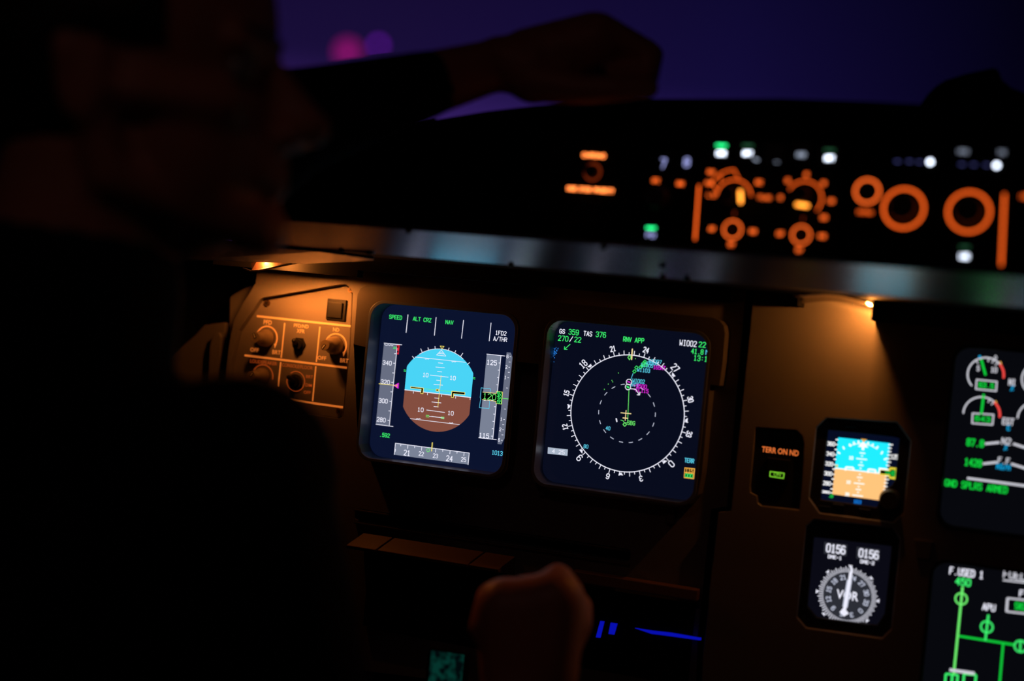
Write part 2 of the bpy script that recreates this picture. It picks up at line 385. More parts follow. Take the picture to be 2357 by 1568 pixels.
# openings for the two displays
def opening(l, r, t, b, rad):
    x0 = xz(*l)[0]; x1 = xz(*r)[0]; z1 = xz(*t)[1]; z0 = xz(*b)[1]; return x0, z0, x1, z1, rad
oP = opening((835, 900), (1175, 900), (1005, 707), (1005, 1079), .0155)
oN = opening((1242, 920), (1618, 940), (1440, 749), (1410, 1139), .0150)
sur = poly([(814, 792), (821, 700), (823, 678), (830, 664), (843, 657), (862, 657.5), (1240, 692), (1640, 731.5), (1656, 738), (1666, 750), (1669, 768), (1664, 830), (1656, 888),
            (1634, 886), (1616, 1090), (1606, 1140), (1590, 1160), (1560, 1168), (1262, 1128), (1236, 1114), (1225, 1088), (1228, 1050),
            (1240, 838), (1186, 832), (1171, 1050), (1166, 1082), (1150, 1100), (1128, 1104), (858, 1064), (836, 1050), (826, 1022), (828, 980), (845, 800)])
m = MB(); m.plate(sur, EY, BASE+.001, 'panel_paint_shaded', holes=[rrect(*oP), rrect(*oN)]); m.build('display_surround', pr, bevel=.0022, seg=3)
# the panel base with a pocket for the lighting control plate
pan = poly([(430, 560), (1726, 606), (1713, 706), (1673, 1166), (1637, 1172), (1606, 1462), (1600, 1600), (430, 1500)], BASE)
x0, z0 = xz(430, 500, BASE)
plate_out = [(548, 762), (556, 750), (598, 690), (606, 685), (782, 655), (796, 655), (806, 662), (812, 676), (806, 800), (791, 950), (787, 960), (778, 964), (640, 947), (520, 930), (530, 840)]
fr_out = [(588, 650), (640, 645), (760, 632), (1500, 600), (1502, 640), (862, 655), (840, 650), (822, 640)]
pock = poly(plate_out, BASE)
slot = [rrect(xz(818, 1172, BASE)[0], xz(1130, 1245, BASE)[1], xz(1450, 1290, BASE)[0], xz(1130, 1217, BASE)[1], .004)]
m = MB()
pan2 = poly([(588, 652), (560, 698), (538, 738), (526, 800), (518, 880), (505, 1010), (500, 1120), (480, 1500), (1600, 1640), (1606, 1462), (1637, 1172), (1673, 1166), (1713, 706), (1726, 560), (600, 560)], BASE)
dz = poly([(850, 1060), (1100, 1090)], BASE)
cutP = rrect(oP[0]-.002, oP[1]-.002, oP[2]+.002, oP[3]+.002, .014); cutN = rrect(oN[0]-.002, oN[1]-.002, oN[2]+.002, oN[3]+.002, .014)
m.plate(pan2, BASE, BASE+.03, 'panel_paint', holes=[pock, slot[0], cutP, cutN]); m.build('panel_sheet', pr, bevel=.0035, seg=3)
m = MB()                                            # slim moulding that runs above the table slot
for ya, yb in (((818, 1172), (1450, 1268)), ((818, 1202), (1450, 1298))):
    a = at(*ya, BASE); b = at(*yb, BASE); z = (a.z+b.z)/2
    m.box((a.x, BASE-.004, z-.0012), (b.x, BASE+.004, z+.0005), 'underside_paint')
m.build('slot_moulding', pr, bevel=.0005)
m = MB(); a = slot[0]; xs = [p[0] for p in a]; zs = [p[1] for p in a]
m.box((min(xs)-.01, BASE+.030, min(zs)-.01), (max(xs)+.01, BASE+.034, max(zs)+.01), 'soft_black'); m.build('slot_back', pr)
m = MB()                                            # small pull tab under the navigation display
a = at(1545, 1175, BASE-.004); m.box((a.x-.004, BASE-.006, a.z-.012), (a.x+.004, BASE, a.z+.006), 'panel_paint_shaded')
m.build('pull_tab', pr, bevel=.001)
m = MB(); a = at(1252, 1130, BASE); m.box((a.x-.003, BASE-.006, a.z-.004), (a.x+.003, BASE, a.z+.004), 'panel_paint_shaded'); m.build('pull_tab', pr, bevel=.001)

# ------------------------------------------------------------------ lighting control plate, left of the displays
PY = BASE+.008
q1 = crop(500, 620, 4.3556)
lc = thing('lighting_control_panel', 'small amber lit lighting control panel with dimmer knobs, left of the attitude display', 'control panel', at(690, 900, PY))
pl = poly([(548, 770), (560, 752), (600, 690), (606, 686), (783, 656), (796, 657), (804, 664), (811, 676), (805, 800), (790, 948), (786, 958), (778, 962), (640, 946), (524, 928), (532, 840)], PY)
m = MB(); m.plate(pl, PY, PY+.004, 'panel_face'); fp = m.build('faceplate', lc, bevel=.0006)
m = MB()
m.plate(poly([(540, 780), (600, 680), (800, 645), (822, 660), (790, 975), (500, 960)], PY+.004), PY+.005, PY+.02, 'soft_black'); m.build('mounting_box', lc)
for i, (sx, sy) in enumerate(((502, 340), (1348, 205), (1228, 1425), (300, 1330))):
    c = xz(*q1(sx, sy), PY); m = MB(); m.disc(c, .0030, PY-.0022, PY, 'screw_metal', 20, r1=.0034)
    for a in (.7, .7+math.pi/2):
        dx, dz_ = .0020*math.cos(a), .0020*math.sin(a); nx, nz = -.0004*math.sin(a), .0004*math.cos(a)
        m.face([(c[0]+dx+nx, PY-.0023, c[1]+dz_+nz), (c[0]-dx+nx, PY-.0023, c[1]-dz_+nz), (c[0]-dx-nx, PY-.0023, c[1]-dz_-nz), (c[0]+dx-nx, PY-.0023, c[1]+dz_-nz)], 'black_plastic')
    m.build('screw', lc, smooth=False)
L = Sheet(PY-.0002, q1)
for p in (((398, 470), (1338, 571)), ((275, 863), (1300, 988)), ((560, 1288), (1262, 1384))):
    L.line(p, 20, 'legend')
for p in (((678, 540), (642, 888)), ((1031, 577), (995, 930)), ((638, 930), (612, 1180)), ((990, 972), (957, 1322))):
    L.line(p, 14, 'legend')
L.build('divider_lines', lc)
L = Sheet(PY-.0002, q1)
for cx_, cy_, s0, e0 in ((497, 690, (388, 645), (598, 765)), (1188, 765, (1078, 712), (1290, 850))):
    c = L.P(cx_, cy_); r = (L.P(cx_, cy_-118)-c).length; a0 = L.ang(c, *s0); a1 = L.ang(c, *e0)
    L.arc(c, r, a0, a1, 14*L.mpp(500, 700), 'legend')
    t = math.radians(a1); p = Vector((c.x+r*math.sin(t), c.y+r*math.cos(t))); k = L.mpp(500, 700)
    L.fill([(p.x-15*k, p.y+6*k), (p.x+15*k, p.y+6*k), (p.x-3*k, p.y-40*k)], 'legend', 3, plane=True)
c = L.P(455, 1075); L.arc(c, (L.P(455, 958)-c).length, -68, 100, 9*k, 'legend_dim')
c = L.P(788, 1125); L.arc(c, (L.P(788, 1025)-c).length, -40, 298, 8*k, 'legend_dim')
L.build('dial_scales', lc)
m = MB()
for t, l, r, h, b in (('PFD', (466, 528), (548, 537), 46, .02), ('PFD/ND', (770, 562), (916, 577), 36, .012), ('XFR', (798, 617), (878, 624), 38, .012), ('ND', (1162, 603), (1224, 609), 38, .015),
                      ('OFF', (333, 806), (416, 812), 40, .012), ('BRT', (553, 830), (637, 836), 42, .012), ('OFF', (1008, 887), (1094, 894), 40, .012), ('BRT', (1233, 913), (1316, 919), 42, .012)):
    font_mesh(m, t, l, r, h, PY-.0002, 'legend', q=q1, bold=b)
for t, l, r, h in (('LOUDSPEAKER', (332, 918), (600, 948), 36), ('CONSOLE/FLOOR', (650, 957), (958, 992), 36), ('BRT', (892, 1074), (962, 1082), 32), ('DIM', (887, 1160), (950, 1167), 32), ('OFF', (868, 1232), (938, 1239), 32)):
    font_mesh(m, t, l, r, h, PY-.0002, 'legend_dim', q=q1, bold=.006)
m.build('lettering', lc, normals=False)
def dimmer(cx_, cy_, tip, ang, scale=1.0, name='dimmer_knob'):
    c = Vector(xz(*q1(cx_, cy_), PY)); k = Vector(xz(*q1(0, 0), PY)); k = (Vector(xz(*q1(0, 100), PY))-k).length/100
    R = 86*k*scale; h = .0235
    m = MB(); n = 40
    prof = [(R*1.02, 0), (R, .004), (R*.95, .0085), (R*.82, .0115), (R*.62, .0135), (R*.60, .0155), (R*.60, h-.0008), (R*.56, h)]
    m.loft([[(c.x+r*math.cos(2*math.pi*i/n), PY-y, c.y+r*math.sin(2*math.pi*i/n)) for i in range(n)] for r, y in prof], 'knob_grey', close=True)
    o = m.build(name, lc, smooth=False)
    for p in o.data.polygons: p.use_smooth = len(p.vertices) == 4
    ob = m = MB(); a = math.radians(ang); d = Vector((math.cos(a), math.sin(a))); nn = Vector((-d.y, d.x))
    for w, e, mat, yy in ((.0024, 0, 'black_plastic', .0002), (.0011, .0006, 'knob_line', .0004)):
        p0 = c+d*(-R*.10+e); p1 = c+d*(R*.56-e)
        m.face([(p.x+s_*nn.x*w/2, PY-h-yy, p.y+s_*nn.y*w/2) for p, s_ in ((p0, 1), (p1, 1), (p1, -1), (p0, -1))], mat)
    m.build('pointer_line', o, normals=False)
dimmer(500, 690, None, 118)
dimmer(1188, 765, None, 235)
dimmer(455, 1072, None, 60, .95)
m = MB(); c = Vector(xz(*q1(825, 752), PY))
m.disc(c, .0072, PY-.0022, PY, 'black_plastic', 6); m.disc(c, .0050, PY-.006, PY-.002, 'black_plastic', 20)
m.caps((c.x, PY-.005, c.y), (c.x-.0004, PY-.011, c.y+.003), .0016, .0025, 'black_plastic'); m.build('toggle_switch', lc)
m = MB(); c = Vector(xz(*q1(790, 1125), PY)); m.ring(c, .0050, .0072, PY-.003, PY, 'knob_dark'); m.disc(c, .0050, PY-.0045, PY, 'black_plastic')
m.caps((c.x, PY-.004, c.y), (c.x-.003, PY-.010, c.y+.004), .0016, .0024, 'black_plastic'); m.build('toggle_switch', lc)
a = poly([q1(1115, 292), q1(1308, 312), q1(1282, 524), q1(1095, 500)], PY)
x0, x1 = (a[0][0]+a[3][0])/2, (a[1][0]+a[2][0])/2; z1, z0 = (a[0][1]+a[1][1])/2, (a[2][1]+a[3][1])/2
m = MB(); m.plate([(x0, z0), (x1, z0), (x1, z1), (x0, z1)], PY-.002, PY, 'button_black'); o = m.build('push_button', lc, bevel=.0006)
m = MB(); m.box((x0+.0015, PY-.0038, z0+.002), (x1-.003, PY-.002, z1-.003), 'button_black'); m.build('button_cap', o, bevel=.0008)

# side piece beyond the left edge of the panel
sd = thing('side_window_panel', 'dim curved grey side panel edge left of the lighting control panel', 'panel', at(490, 850, .04))
m = MB(); m.plate(poly([(515, 742), (520, 745), (510, 900), (300, 900), (380, 830), (450, 770), (470, 748)], .05), .05, .09, 'panel_paint'); m.build('side_sheet', sd, bevel=.004, seg=3)
m = MB(); m.plate(poly([(492, 768), (500, 764), (508, 766), (512, 776), (505, 880), (480, 890), (484, 800)], .04), .038, .05, 'panel_paint'); m.build('raised_rib', sd, bevel=.003, seg=3)
m = MB(); m.plate(poly([(541, 684), (552, 676), (575, 664), (600, 655), (560, 800), (538, 800)], .06), .05, .06, 'panel_paint'); m.build('corner_gusset', sd, bevel=.002)

# ================================================================== displays
def display(name, label, o, smat, depth=SCR, y0=EY, wall='bezel_paint', cat='display'):
    x0, z0, x1, z1, r = o
    t = thing(name, label, cat, ((x0+x1)/2, depth, z0))
    m = MB(); b = .003                               # sleeve that lines the opening, glass at its bottom
    m.plate(rrect(x0-.0015, z0-.0015, x1+.0015, z1+.0015, r), y0-.0005, depth+.004, wall, holes=[rrect(x0+.0012, z0+.0012, x1-.0012, z1-.0012, r-.001)])
    m.build('bezel', t, bevel=.0008)
    m = MB(); m.plate(rrect(x0+.0009, z0+.0009, x1-.0009, z1-.0009, r-.001), depth, depth+.003, smat); g = m.build('screen', t)
    return t, g
pfd, scr = display('primary_flight_display', 'attitude display with bright blue sky and brown ground, left of the compass display', oP, 'screen_pfd')
q2 = crop(800, 660, 3.4095); SY = SCR-.0003
s = Sheet(SY, q2)
for t, l, r in (('SPEED', (330, 237), (427, 243)), ('ALT CRZ', (516, 252), (657, 264)), ('NAV', (771, 277), (830, 283))): s.text(t, l, r, 29, 'green', 5)
for t, l, r in (('1FD2', (1163, 363), (1246, 367)), ('A/THR', (1147, 409), (1251, 415))): s.text(t, l, r, 31, 'white', 5)
s.build('mode_text', scr)
s = Sheet(SY, q2)
for a, b in (((475, 219), (460, 362)), ((696, 240), (682, 384)), ((911, 262), (895, 407)), ((1127, 283), (1112, 428))): s.line((a, b), 5.5, 'white')
s.build('mode_separators', scr)
# speed tape
s = Sheet(SY, q2)
s.fill([(286, 446), (392, 456), (328, 1090), (222, 1080)], 'tape_grey', 1)
s.line([(286, 443), (428, 457)], 5, 'white', 3); s.line([(222, 1080), (360, 1098)], 5, 'white', 3); s.line([(391, 458), (329, 1090)], 5, 'white', 3)
for i, (x, y) in enumerate([(382, 527), (374, 602), (367, 678), (359, 752), (352, 826), (344, 901), (337, 976), (329, 1050)]):
    s.line([(x-14, y-1), (x, y)], 5, 'white', 3)
for t, x, y in (('340', 313, 598), ('320', 298, 748), ('300', 282, 896), ('280', 266, 1044)): s.text(t, (x-33, y-3), (x+33, y+4), 31, 'white', 5, lay=4)
for p in ([(292, 452), (300, 460), (312, 462), (318, 455)], [(322, 455), (328, 463), (336, 462), (340, 456)], [(344, 457), (350, 465), (356, 463), (358, 458)]): s.line(p, 4, 'white', 4, True)
s.build('speed_tape', scr)
s = Sheet(SY, q2)
s.line([(247, 762), (372, 775)], 5, 'yellow', 5); s.line([(362, 474), (384, 477)], 5, 'green', 5); s.line([(360, 484), (382, 487)], 5, 'green', 5)
s.fill([(388, 458), (409, 460), (402, 532), (391, 531)], 'red', 4)
for y in (474, 510): s.fill([(392, y-8), (402, y-7), (400, y+8), (391, y+7)], 'dark_line', 6)
s.fill([(362, 776), (404, 755), (401, 802)], 'magenta', 5); s.fill([(374, 777), (393, 766), (391, 790)], 'amber', 6)
s.text('.592', (254, 1161), (330, 1170), 29, 'green', 5)
s.build('speed_marks', scr)
# attitude ball
s = Sheet(SY, q2); c = s.P(712, 814); top = s.P(741, 490); k = s.mpp(712, 814)
R = (Vector((c.x, s.P(741, 490).y))-c).length; hw = (s.P(972, 842).x-s.P(451, 785).x)/2
c = Vector(((s.P(972, 842).x+s.P(451, 785).x)/2, c.y)); hz = s.P(709, 840).y
circ = [(c.x+max(-hw, min(hw, R*math.cos(math.radians(i)))), c.y+R*math.sin(math.radians(i))) for i in range(0, 360, 3)]
def side(up):
    out = []
    n_ = len(circ)
    for i in range(n_):
        p, q = circ[i], circ[(i+1) % n_]; ip = (p[1] >= hz) == up; iq = (q[1] >= hz) == up
        if ip: out.append(p)
        if ip != iq: t = (hz-p[1])/(q[1]-p[1]); out.append((p[0]+t*(q[0]-p[0]), hz))
    return out
s.fill(side(True), 'sky', 1, plane=True); s.build('attitude_sky', scr)
s = Sheet(SY, q2); s.fill(side(False), 'ground', 1, plane=True); s.build('attitude_ground', scr)
s = Sheet(SY, q2)
s.stroke([(c.x-hw, hz), (c.x+hw, hz)], 6*k, 'white', 3, False)
s.arc(c, R, -35, 35, 4*k, 'white', 3)
for a, L_ in ((-30, 30), (-20, 18), (-10, 18), (10, 18), (20, 18), (30, 30), (-45, 22), (45, 22)):
    t = math.radians(a); rr = R if abs(a) < 40 else R*.985
    s.stroke([(c.x+rr*math.sin(t), c.y+rr*math.cos(t)), (c.x+(rr+L_*1.1*k)*math.sin(t), c.y+(rr+L_*1.1*k)*math.cos(t))], 5*k, 'white', 3)
s.line([(530, 552), (930, 594)], 4, 'white', 3); s.line([(493, 1036), (880, 1083)], 4, 'white', 3)
for x, y, sg in ((628, 566, 1), (838, 588, 1), (560, 1038, -1), (816, 1072, -1)):
    for d in (-12, 6): s.line([(x+d-7, y), (x+d, y+4*sg), (x+d+7, y)], 4, 'white', 3, True)
for x0, x1, y0, y1 in ((712, 750, 598, 602), (692, 764, 631, 638), (705, 742, 665, 670), (648, 793, 694, 711), (698, 733, 734, 738), (677, 749, 767, 774), (683, 720, 874, 877), (661, 736, 905, 913), (677, 714, 941, 944), (620, 765, 968, 988), (641, 736, 1018, 1028)):
    s.line([(x0, y0), (x1, y1)], 4.5, 'white', 3)
for x, y in ((518, 822), (629, 835), (739, 848), (850, 862), (963, 873)): s.line([(x, y), (x-1, y+16)], 4.5, 'white', 3)
for t, l, r in (('10', (594, 692), (634, 695)), ('10', (806, 715), (848, 719)), ('10', (553, 964), (596, 968)), ('10', (790, 991), (832, 995))): s.text(t, l, r, 30, 'white', 5, lay=4)
s.build('pitch_ladder', scr)
s = Sheet(SY, q2)
s.line([(736, 697), (710, 948)], 4, 'yellow', 4); s.line([(590, 800), (920, 836)], 3, 'lime', 4)
s.line([(660, 1017), (760, 1032)], 3.4, 'white', 3)
for x, y in ((628, 1010), (747, 1024)):
    s.line([(x-12, y-1), (x+14, y+2)], 5, 'lime', 5); s.line([(x-13, y+11), (x+13, y+14)], 5, 'lime', 5)
for pts in ([(496, 783), (600, 794), (596, 843), (574, 840), (577, 806), (494, 798)], [(925, 828), (818, 818), (814, 871), (834, 873), (838, 842), (924, 850)], [(696, 802), (719, 804), (717, 823), (694, 821)]):
    s.fill(pts, 'yellow', 5)
    g_ = Vector((sum(p[0] for p in pts)/len(pts), sum(p[1] for p in pts)/len(pts)))
s.fill([(500, 787), (595, 797), (591, 838), (579, 836), (582, 803), (499, 794)], 'dark_line', 6); s.fill([(921, 832), (823, 823), (819, 867), (829, 868), (833, 838), (920, 846)], 'dark_line', 6)
s.fill([(701, 807), (714, 808), (713, 818), (699, 817)], 'dark_line', 6)
s.line([(728, 466), (759, 469), (743, 488), (728, 466)], 4, 'yellow', 5, True)
s.line([(739, 498), (700, 537), (773, 545), (739, 498)], 4, 'white', 5, True); s.line([(716, 524), (762, 529)], 4, 'white', 5); s.line([(722, 516), (757, 520)], 3, 'white', 5)
for x, y in ((452, 659), (994, 719)):
    s.line([(x-9, y-7), (x+9, y-3)], 5, 'green', 5); s.line([(x-9, y+3), (x+9, y+7)], 5, 'green', 5)
s.build('aircraft_symbol', scr)
# altitude tape
s = Sheet(SY, q2)
s.fill([(1093, 530), (1205, 542), (1141, 1196), (1030, 1186)], 'tape_light', 1)
s.line([(1092, 529), (1238, 545)], 5, 'white', 3); s.line([(1028, 1186), (1170, 1201)], 5, 'white', 3); s.line([(1205, 543), (1141, 1196)], 5, 'white', 3)
for i, (x, y) in enumerate([(1200, 600), (1194, 656), (1188, 714), (1182, 772), (1164, 943), (1158, 1001), (1152, 1058), (1146, 1116), (1140, 1174)]): s.line([(x-13, y-1), (x, y)], 5, 'white', 3)
s.text('125', (1096, 592), (1171, 600), 35, 'white', 6, lay=4); s.text('115', (1036, 1165), (1110, 1172), 33, 'white', 6, lay=4)
s.build('altitude_tape', scr)
s = Sheet(SY, q2)
s.line([(1050, 794), (1123, 803), (1112, 957), (1035, 950), (1046, 880), (1042, 870), (1050, 794)], 4, 'cyan', 4, True)
s.fill([(1055, 831), (1170, 842), (1178, 824), (1220, 828), (1211, 922), (1168, 915), (1166, 897), (1052, 888)], 'dark_line', 5)
s.line([(1062, 827), (1170, 838), (1170, 822), (1219, 827), (1211, 922), (1166, 917), (1168, 900), (1058, 886)], 4, 'yellow', 6)
s.text('120', (1068, 858), (1166, 868), 42, 'lime', 5, lay=7)
for t, y in (('60', 835), ('40', 860), ('20', 885), ('00', 908)): s.text(t, (1178, y-1), (1208, y+2), 21, 'green', 4, lay=7)
for x in (1070, 1100, 1130): s.line([(x, 890), (x+8, 894), (x+16, 892)], 4, 'white', 6, True)
s.text('1013', (1135, 1301), (1216, 1310), 32, 'cyan', 5)
s.build('altitude_window', scr)
s = Sheet(SY, q2)
s.fill([(1249, 515), (1282, 518), (1309, 600), (1308, 640), (1258, 1140), (1208, 1238), (1177, 1235)], 'tape_grey', 1)
for t, x, y in (('6', 1257, 548), ('2', 1248, 630), ('1', 1240, 712), ('1', 1208, 1040), ('2', 1200, 1120), ('6', 1190, 1203)):
    s.text(t, (x-6, y), (x+6, y+1), 24, 'white', 4, lay=4); s.line([(x+16, y+2), (x+28, y+3)], 4, 'white', 4)
for x, y in ((1272, 591), (1266, 672), (1252, 795), (1236, 960), (1222, 1083), (1216, 1163)): s.line([(x-6, y), (x+8, y+1)], 4, 'white', 4)
s.line([(1218, 876), (1283, 884)], 5, 'lime', 6)
s.build('vertical_speed_scale', scr)
s = Sheet(SY, q2)
s.fill([(377, 1229), (956, 1306), (947, 1397), (366, 1319)], 'tape_light', 1)
s.line([(377, 1229), (956, 1306), (947, 1397)], 5, 'white', 3, True); s.line([(377, 1229), (368, 1320)], 5, 'white', 3)
for x, y, L_ in ((420, 1237, 15), (475, 1244, 28), (529, 1251, 15), (584, 1259, 28), (694, 1273, 28), (749, 1280, 15), (806, 1288, 26), (861, 1295, 15), (916, 1302, 28)): s.line([(x, y), (x-L_*.1, y+L_)], 5, 'white', 3)
for t, x, y, h in (('21', 468, 1305, 40), ('22', 580, 1312, 31), ('23', 691, 1328, 31), ('24', 801, 1349, 40), ('25', 912, 1357, 31)): s.text(t, (x-h*.58, y-3), (x+h*.58, y+3), h, 'white', h*.15, lay=4)
s.line([(372, 1270), (379, 1280), (374, 1298)], 5, 'white', 4)
s.line([(667, 1225), (662, 1290)], 8, 'yellow', 5, True); s.line([(625, 1275), (640, 1270), (647, 1282), (640, 1295), (628, 1295), (622, 1283), (625, 1275)], 4, 'lime', 5, True)
s.build('heading_tape', scr)

# ------------------------------------------------------------------ navigation display
nav, scr = display('navigation_display', 'dark navy map display with a large white compass rose', oN, 'screen_nd')
q3 = crop(1200, 700, 3.1356)
s = Sheet(SY, q3); c = s.P(762, 789.5); k = s.mpp(762, 789); R = ((s.P(1172, 800)-s.P(355, 780)).length+(s.P(745, 366)-s.P(772, 1213)).length)/4
HDG = 228.5
s.arc(c, R, 0, 360, 6*k, 'white', 3, n=120)
def pol(a, r): t = math.radians(a); return (c.x+r*math.sin(t), c.y+r*math.cos(t))
for h in range(0, 360, 5):
    a = h-HDG; L_ = 30 if h % 10 == 0 else 17
    s.stroke([pol(a, R), pol(a, R+L_*k)], 5*k, 'white', 3)
for h in range(0, 360, 30):
    a = h-HDG; big = h % 90 == 0; hh = (46 if big else 36)*k; t = str(h//10)
    s.textm(t, pol(a, R+(62 if big else 56)*k), (.72 if len(t) == 1 else 1.34)*hh*.78, hh, 'white', 6.5*k, rot=-math.radians(a))
for a in (45, 90, 135, 180, 225, 270, 315):
    p = [pol(a, R+5*k), pol(a-2.4, R+26*k), pol(a+2.4, R+26*k)]; s.fill(p, 'white', 4, plane=True)
s.build('compass_rose', scr)
s = Sheet(SY, q3)
for i in range(18): a = 86+20*i; s.arc(c, R/2, a-3.6, a+3.6, 5*k, 'dim_white', 3, n=4)
s.text('40', (611, 895), (641, 899), 25, 'cyan', 4); s.text('80', (452, 1026), (482, 1030), 25, 'cyan', 4)
s.build('range_ring', scr)
s = Sheet(SY, q3)
for t, l, r, h, mt in (('GS', (278, 196), (314, 199), 29, 'white'), ('359', (344, 200), (413, 207), 36, 'green'), ('TAS', (452, 212), (510, 217), 32, 'white'), ('376', (540, 218), (610, 224), 36, 'green'),
                       ('270', (268, 245), (338, 252), 35, 'green'), ('/', (349, 252), (372, 255), 34, 'white'), ('22', (385, 255), (430, 260), 35, 'green'), ('RNV', (738, 253), (794, 258), 32, 'green'), ('APP', (822, 260), (885, 266), 32, 'green'),
                       ('WI002', (1145, 280), (1264, 288), 38, 'white'), ('22:', (1283, 292), (1358, 298), 36, 'green'), ('41.8', (1229, 340), (1313, 347), 34, 'green'), ('N', (1333, 349), (1358, 351), 32, 'cyan'), ('13:1', (1247, 390), (1342, 396), 36, 'green')):
    s.text(t, l, r, h, mt, 5.2)
s.line([(352, 291), (312, 327)], 5, 'green', 3, True); s.line([(313, 308), (311, 327), (331, 328)], 5, 'green', 3, True)
s.build('data_text', scr)
s = Sheet(SY, q3)
s.text('TERR', (1180, 1128), (1246, 1133), 29, 'cyan', 5)
s.fill([(1178, 1179), (1254, 1187), (1247, 1265), (1172, 1256)], 'amber', 2); s.fill([(1184, 1186), (1246, 1193), (1243, 1219), (1181, 1212)], 'dark_line', 3)
s.fill([(1180, 1220), (1242, 1227), (1240, 1256), (1177, 1249)], 'dark_line', 3); s.text('115', (1189, 1201), (1238, 1206), 24, 'amber', 4.5, lay=5); s.text('000', (1185, 1236), (1236, 1242), 26, 'green', 4.5, lay=5)
s.build('terrain_readout', scr)
s = Sheet(SY, q3)
s.fill([(192, 1034), (336, 1050), (333, 1096), (190, 1080)], 'grey_patch', 2); s.text('4 25', (225, 1062), (312, 1071), 26, 'white', 4, lay=4)
s.build('chronometer_box', scr)
s = Sheet(SY, q3)
s.line([(802, 326), (797, 400)], 9, 'cream', 5, True)
s.line([(783, 369), (792, 384), (782, 403), (770, 386), (783, 369)], 5, 'lime', 4, True)
s.line([(720, 785), (792, 792)], 6, 'cream', 5, True); s.line([(757, 768), (751, 840)], 5, 'cream', 5, True); s.line([(735, 822), (768, 825)], 7, 'cream', 5, True)
s.build('aircraft_symbol', scr)
s = Sheet(SY, q3)
s.line([(778, 610), (768, 857)], 4, 'lime', 4); s.line([(768, 857), (745, 857), (735, 842), (719, 838)], 4, 'lime', 4, True); s.line([(747, 856), (761, 869), (747, 883), (734, 869), (747, 856)], 5, 'lime', 4, True)
s.line([(790, 547), (808, 500)], 4, 'cyan', 4)
for cx_, cy_ in ((778, 563), (771, 599)): p = s.P(cx_, cy_); s.arc(p, 20*k, 0, 360, 5*k, 'white', 5, n=24)
s.line([(768, 560), (786, 566)], 7, 'magenta', 4, True); s.line([(762, 596), (778, 602)], 8, 'green', 4, True); s.line([(770, 592), (770, 605)], 6, 'green', 4, True)
for cx_, cy_ in ((818, 486), (832, 458), (862, 455), (885, 425), (902, 440), (874, 446), (893, 416)):
    s.line([(cx_, cy_-12), (cx_+12, cy_), (cx_-2, cy_+13), (cx_-13, cy_+1), (cx_, cy_-12)], 4, 'green', 4, True)
s.line([(790, 612), (824, 614), (852, 653)], 5, 'white', 5, True); s.line([(838, 655), (854, 656), (858, 636)], 6, 'white', 5, True)
s.build('flight_route', scr)
s = Sheet(SY, q3)
for t, l, r, h, mt in (('WI103', (838, 474), (928, 482), 26, 'cyan'), ('WI002', (804, 553), (890, 561), 27, 'cyan'), ('WI005', (866, 440), (950, 448), 24, 'cyan'), ('WI007', (922, 410), (1012, 420), 24, 'cyan'), ('WI006', (900, 424), (985, 432), 22, 'cyan'),
                       ('RTT', (795, 582), (845, 588), 22, 'cyan'), ('+9500', (812, 588), (904, 598), 27, 'magenta'), ('-FL115', (812, 618), (916, 630), 27, 'magenta'), ('165KT', (955, 455), (1040, 464), 27, 'magenta'), ('SBG', (768, 856), (820, 862), 27, 'lime')):
    s.text(t, l, r, h, mt, 4)
s.line([(686, 828), (690, 848)], 9, 'white', 4, True)
for x, y in ((701, 498), (628, 578), (600, 616), (655, 552), (660, 562), (824, 394)): s.line([(x, y-2), (x, y+2)], 4, 'lime', 4, True)
s.build('waypoint_text', scr)
s = Sheet(SY, q3)
for i in range(46):
    x = random.gauss(238, 14); y = random.gauss(348, 20); s.line([(x, y), (x+random.uniform(-5, 5), y+random.uniform(-4, 4))], 3.2, 'blue_speck', 3, True)
s.build('reflected_specks', scr)

# ================================================================== centre panel
CP = .012
ce = thing('center_instrument_panel', 'dark centre instrument panel with an amber lamp glow at its top', 'instrument panel', at(1900, 1500, CP))
isis = poly([(1879, 985), (1903, 962), (2065, 973), (2096, 1016), (2080, 1181), (2055, 1203), (1886, 1181), (1862, 1147)], CP)
ddr = poly([(1855, 1214), (1874, 1196), (2055, 1215), (2072, 1243), (2051, 1449), (2030, 1470), (1855, 1446), (1834, 1422)], CP)
terr = poly([(1739, 983), (1831, 989), (1846, 1003), (1851, 1022), (1846, 1110), (1839, 1174), (1753, 1165), (1744, 1158), (1742, 1142), (1727, 1134), (1726, 1120)], CP)
def quad_open(l, r, t, b, rad, Y): return (xz(*l, Y)[0], xz(*b, Y)[1], xz(*r, Y)[0], xz(*t, Y)[1], rad)
e1 = quad_open((2178, 1000), (2568, 1040), (2300, 804), (2240, 1222), .013, CP)
e2 = quad_open((2136, 1400), (2530, 1440), (2260, 1304), (2240, 1722), .013, CP)
cen = poly([(1745, 590), (1732, 702), (1682, 1177), (1652, 1180), (1618, 1506), (1606, 1800), (2720, 1900), (2800, 640)], CP)
m = MB(); m.plate(cen, CP, CP+.03, 'panel_paint', holes=[isis, ddr, terr, rrect(*e1), rrect(*e2)]); m.build('panel_sheet', ce, bevel=.0022, seg=3)
m = MB(); m.plate(poly([(2105, 1240), (2150, 1246), (2140, 1290), (2110, 1285)], CP), CP-.002, CP, 'panel_paint_shaded'); m.build('blank_plate', ce, bevel=.0006)

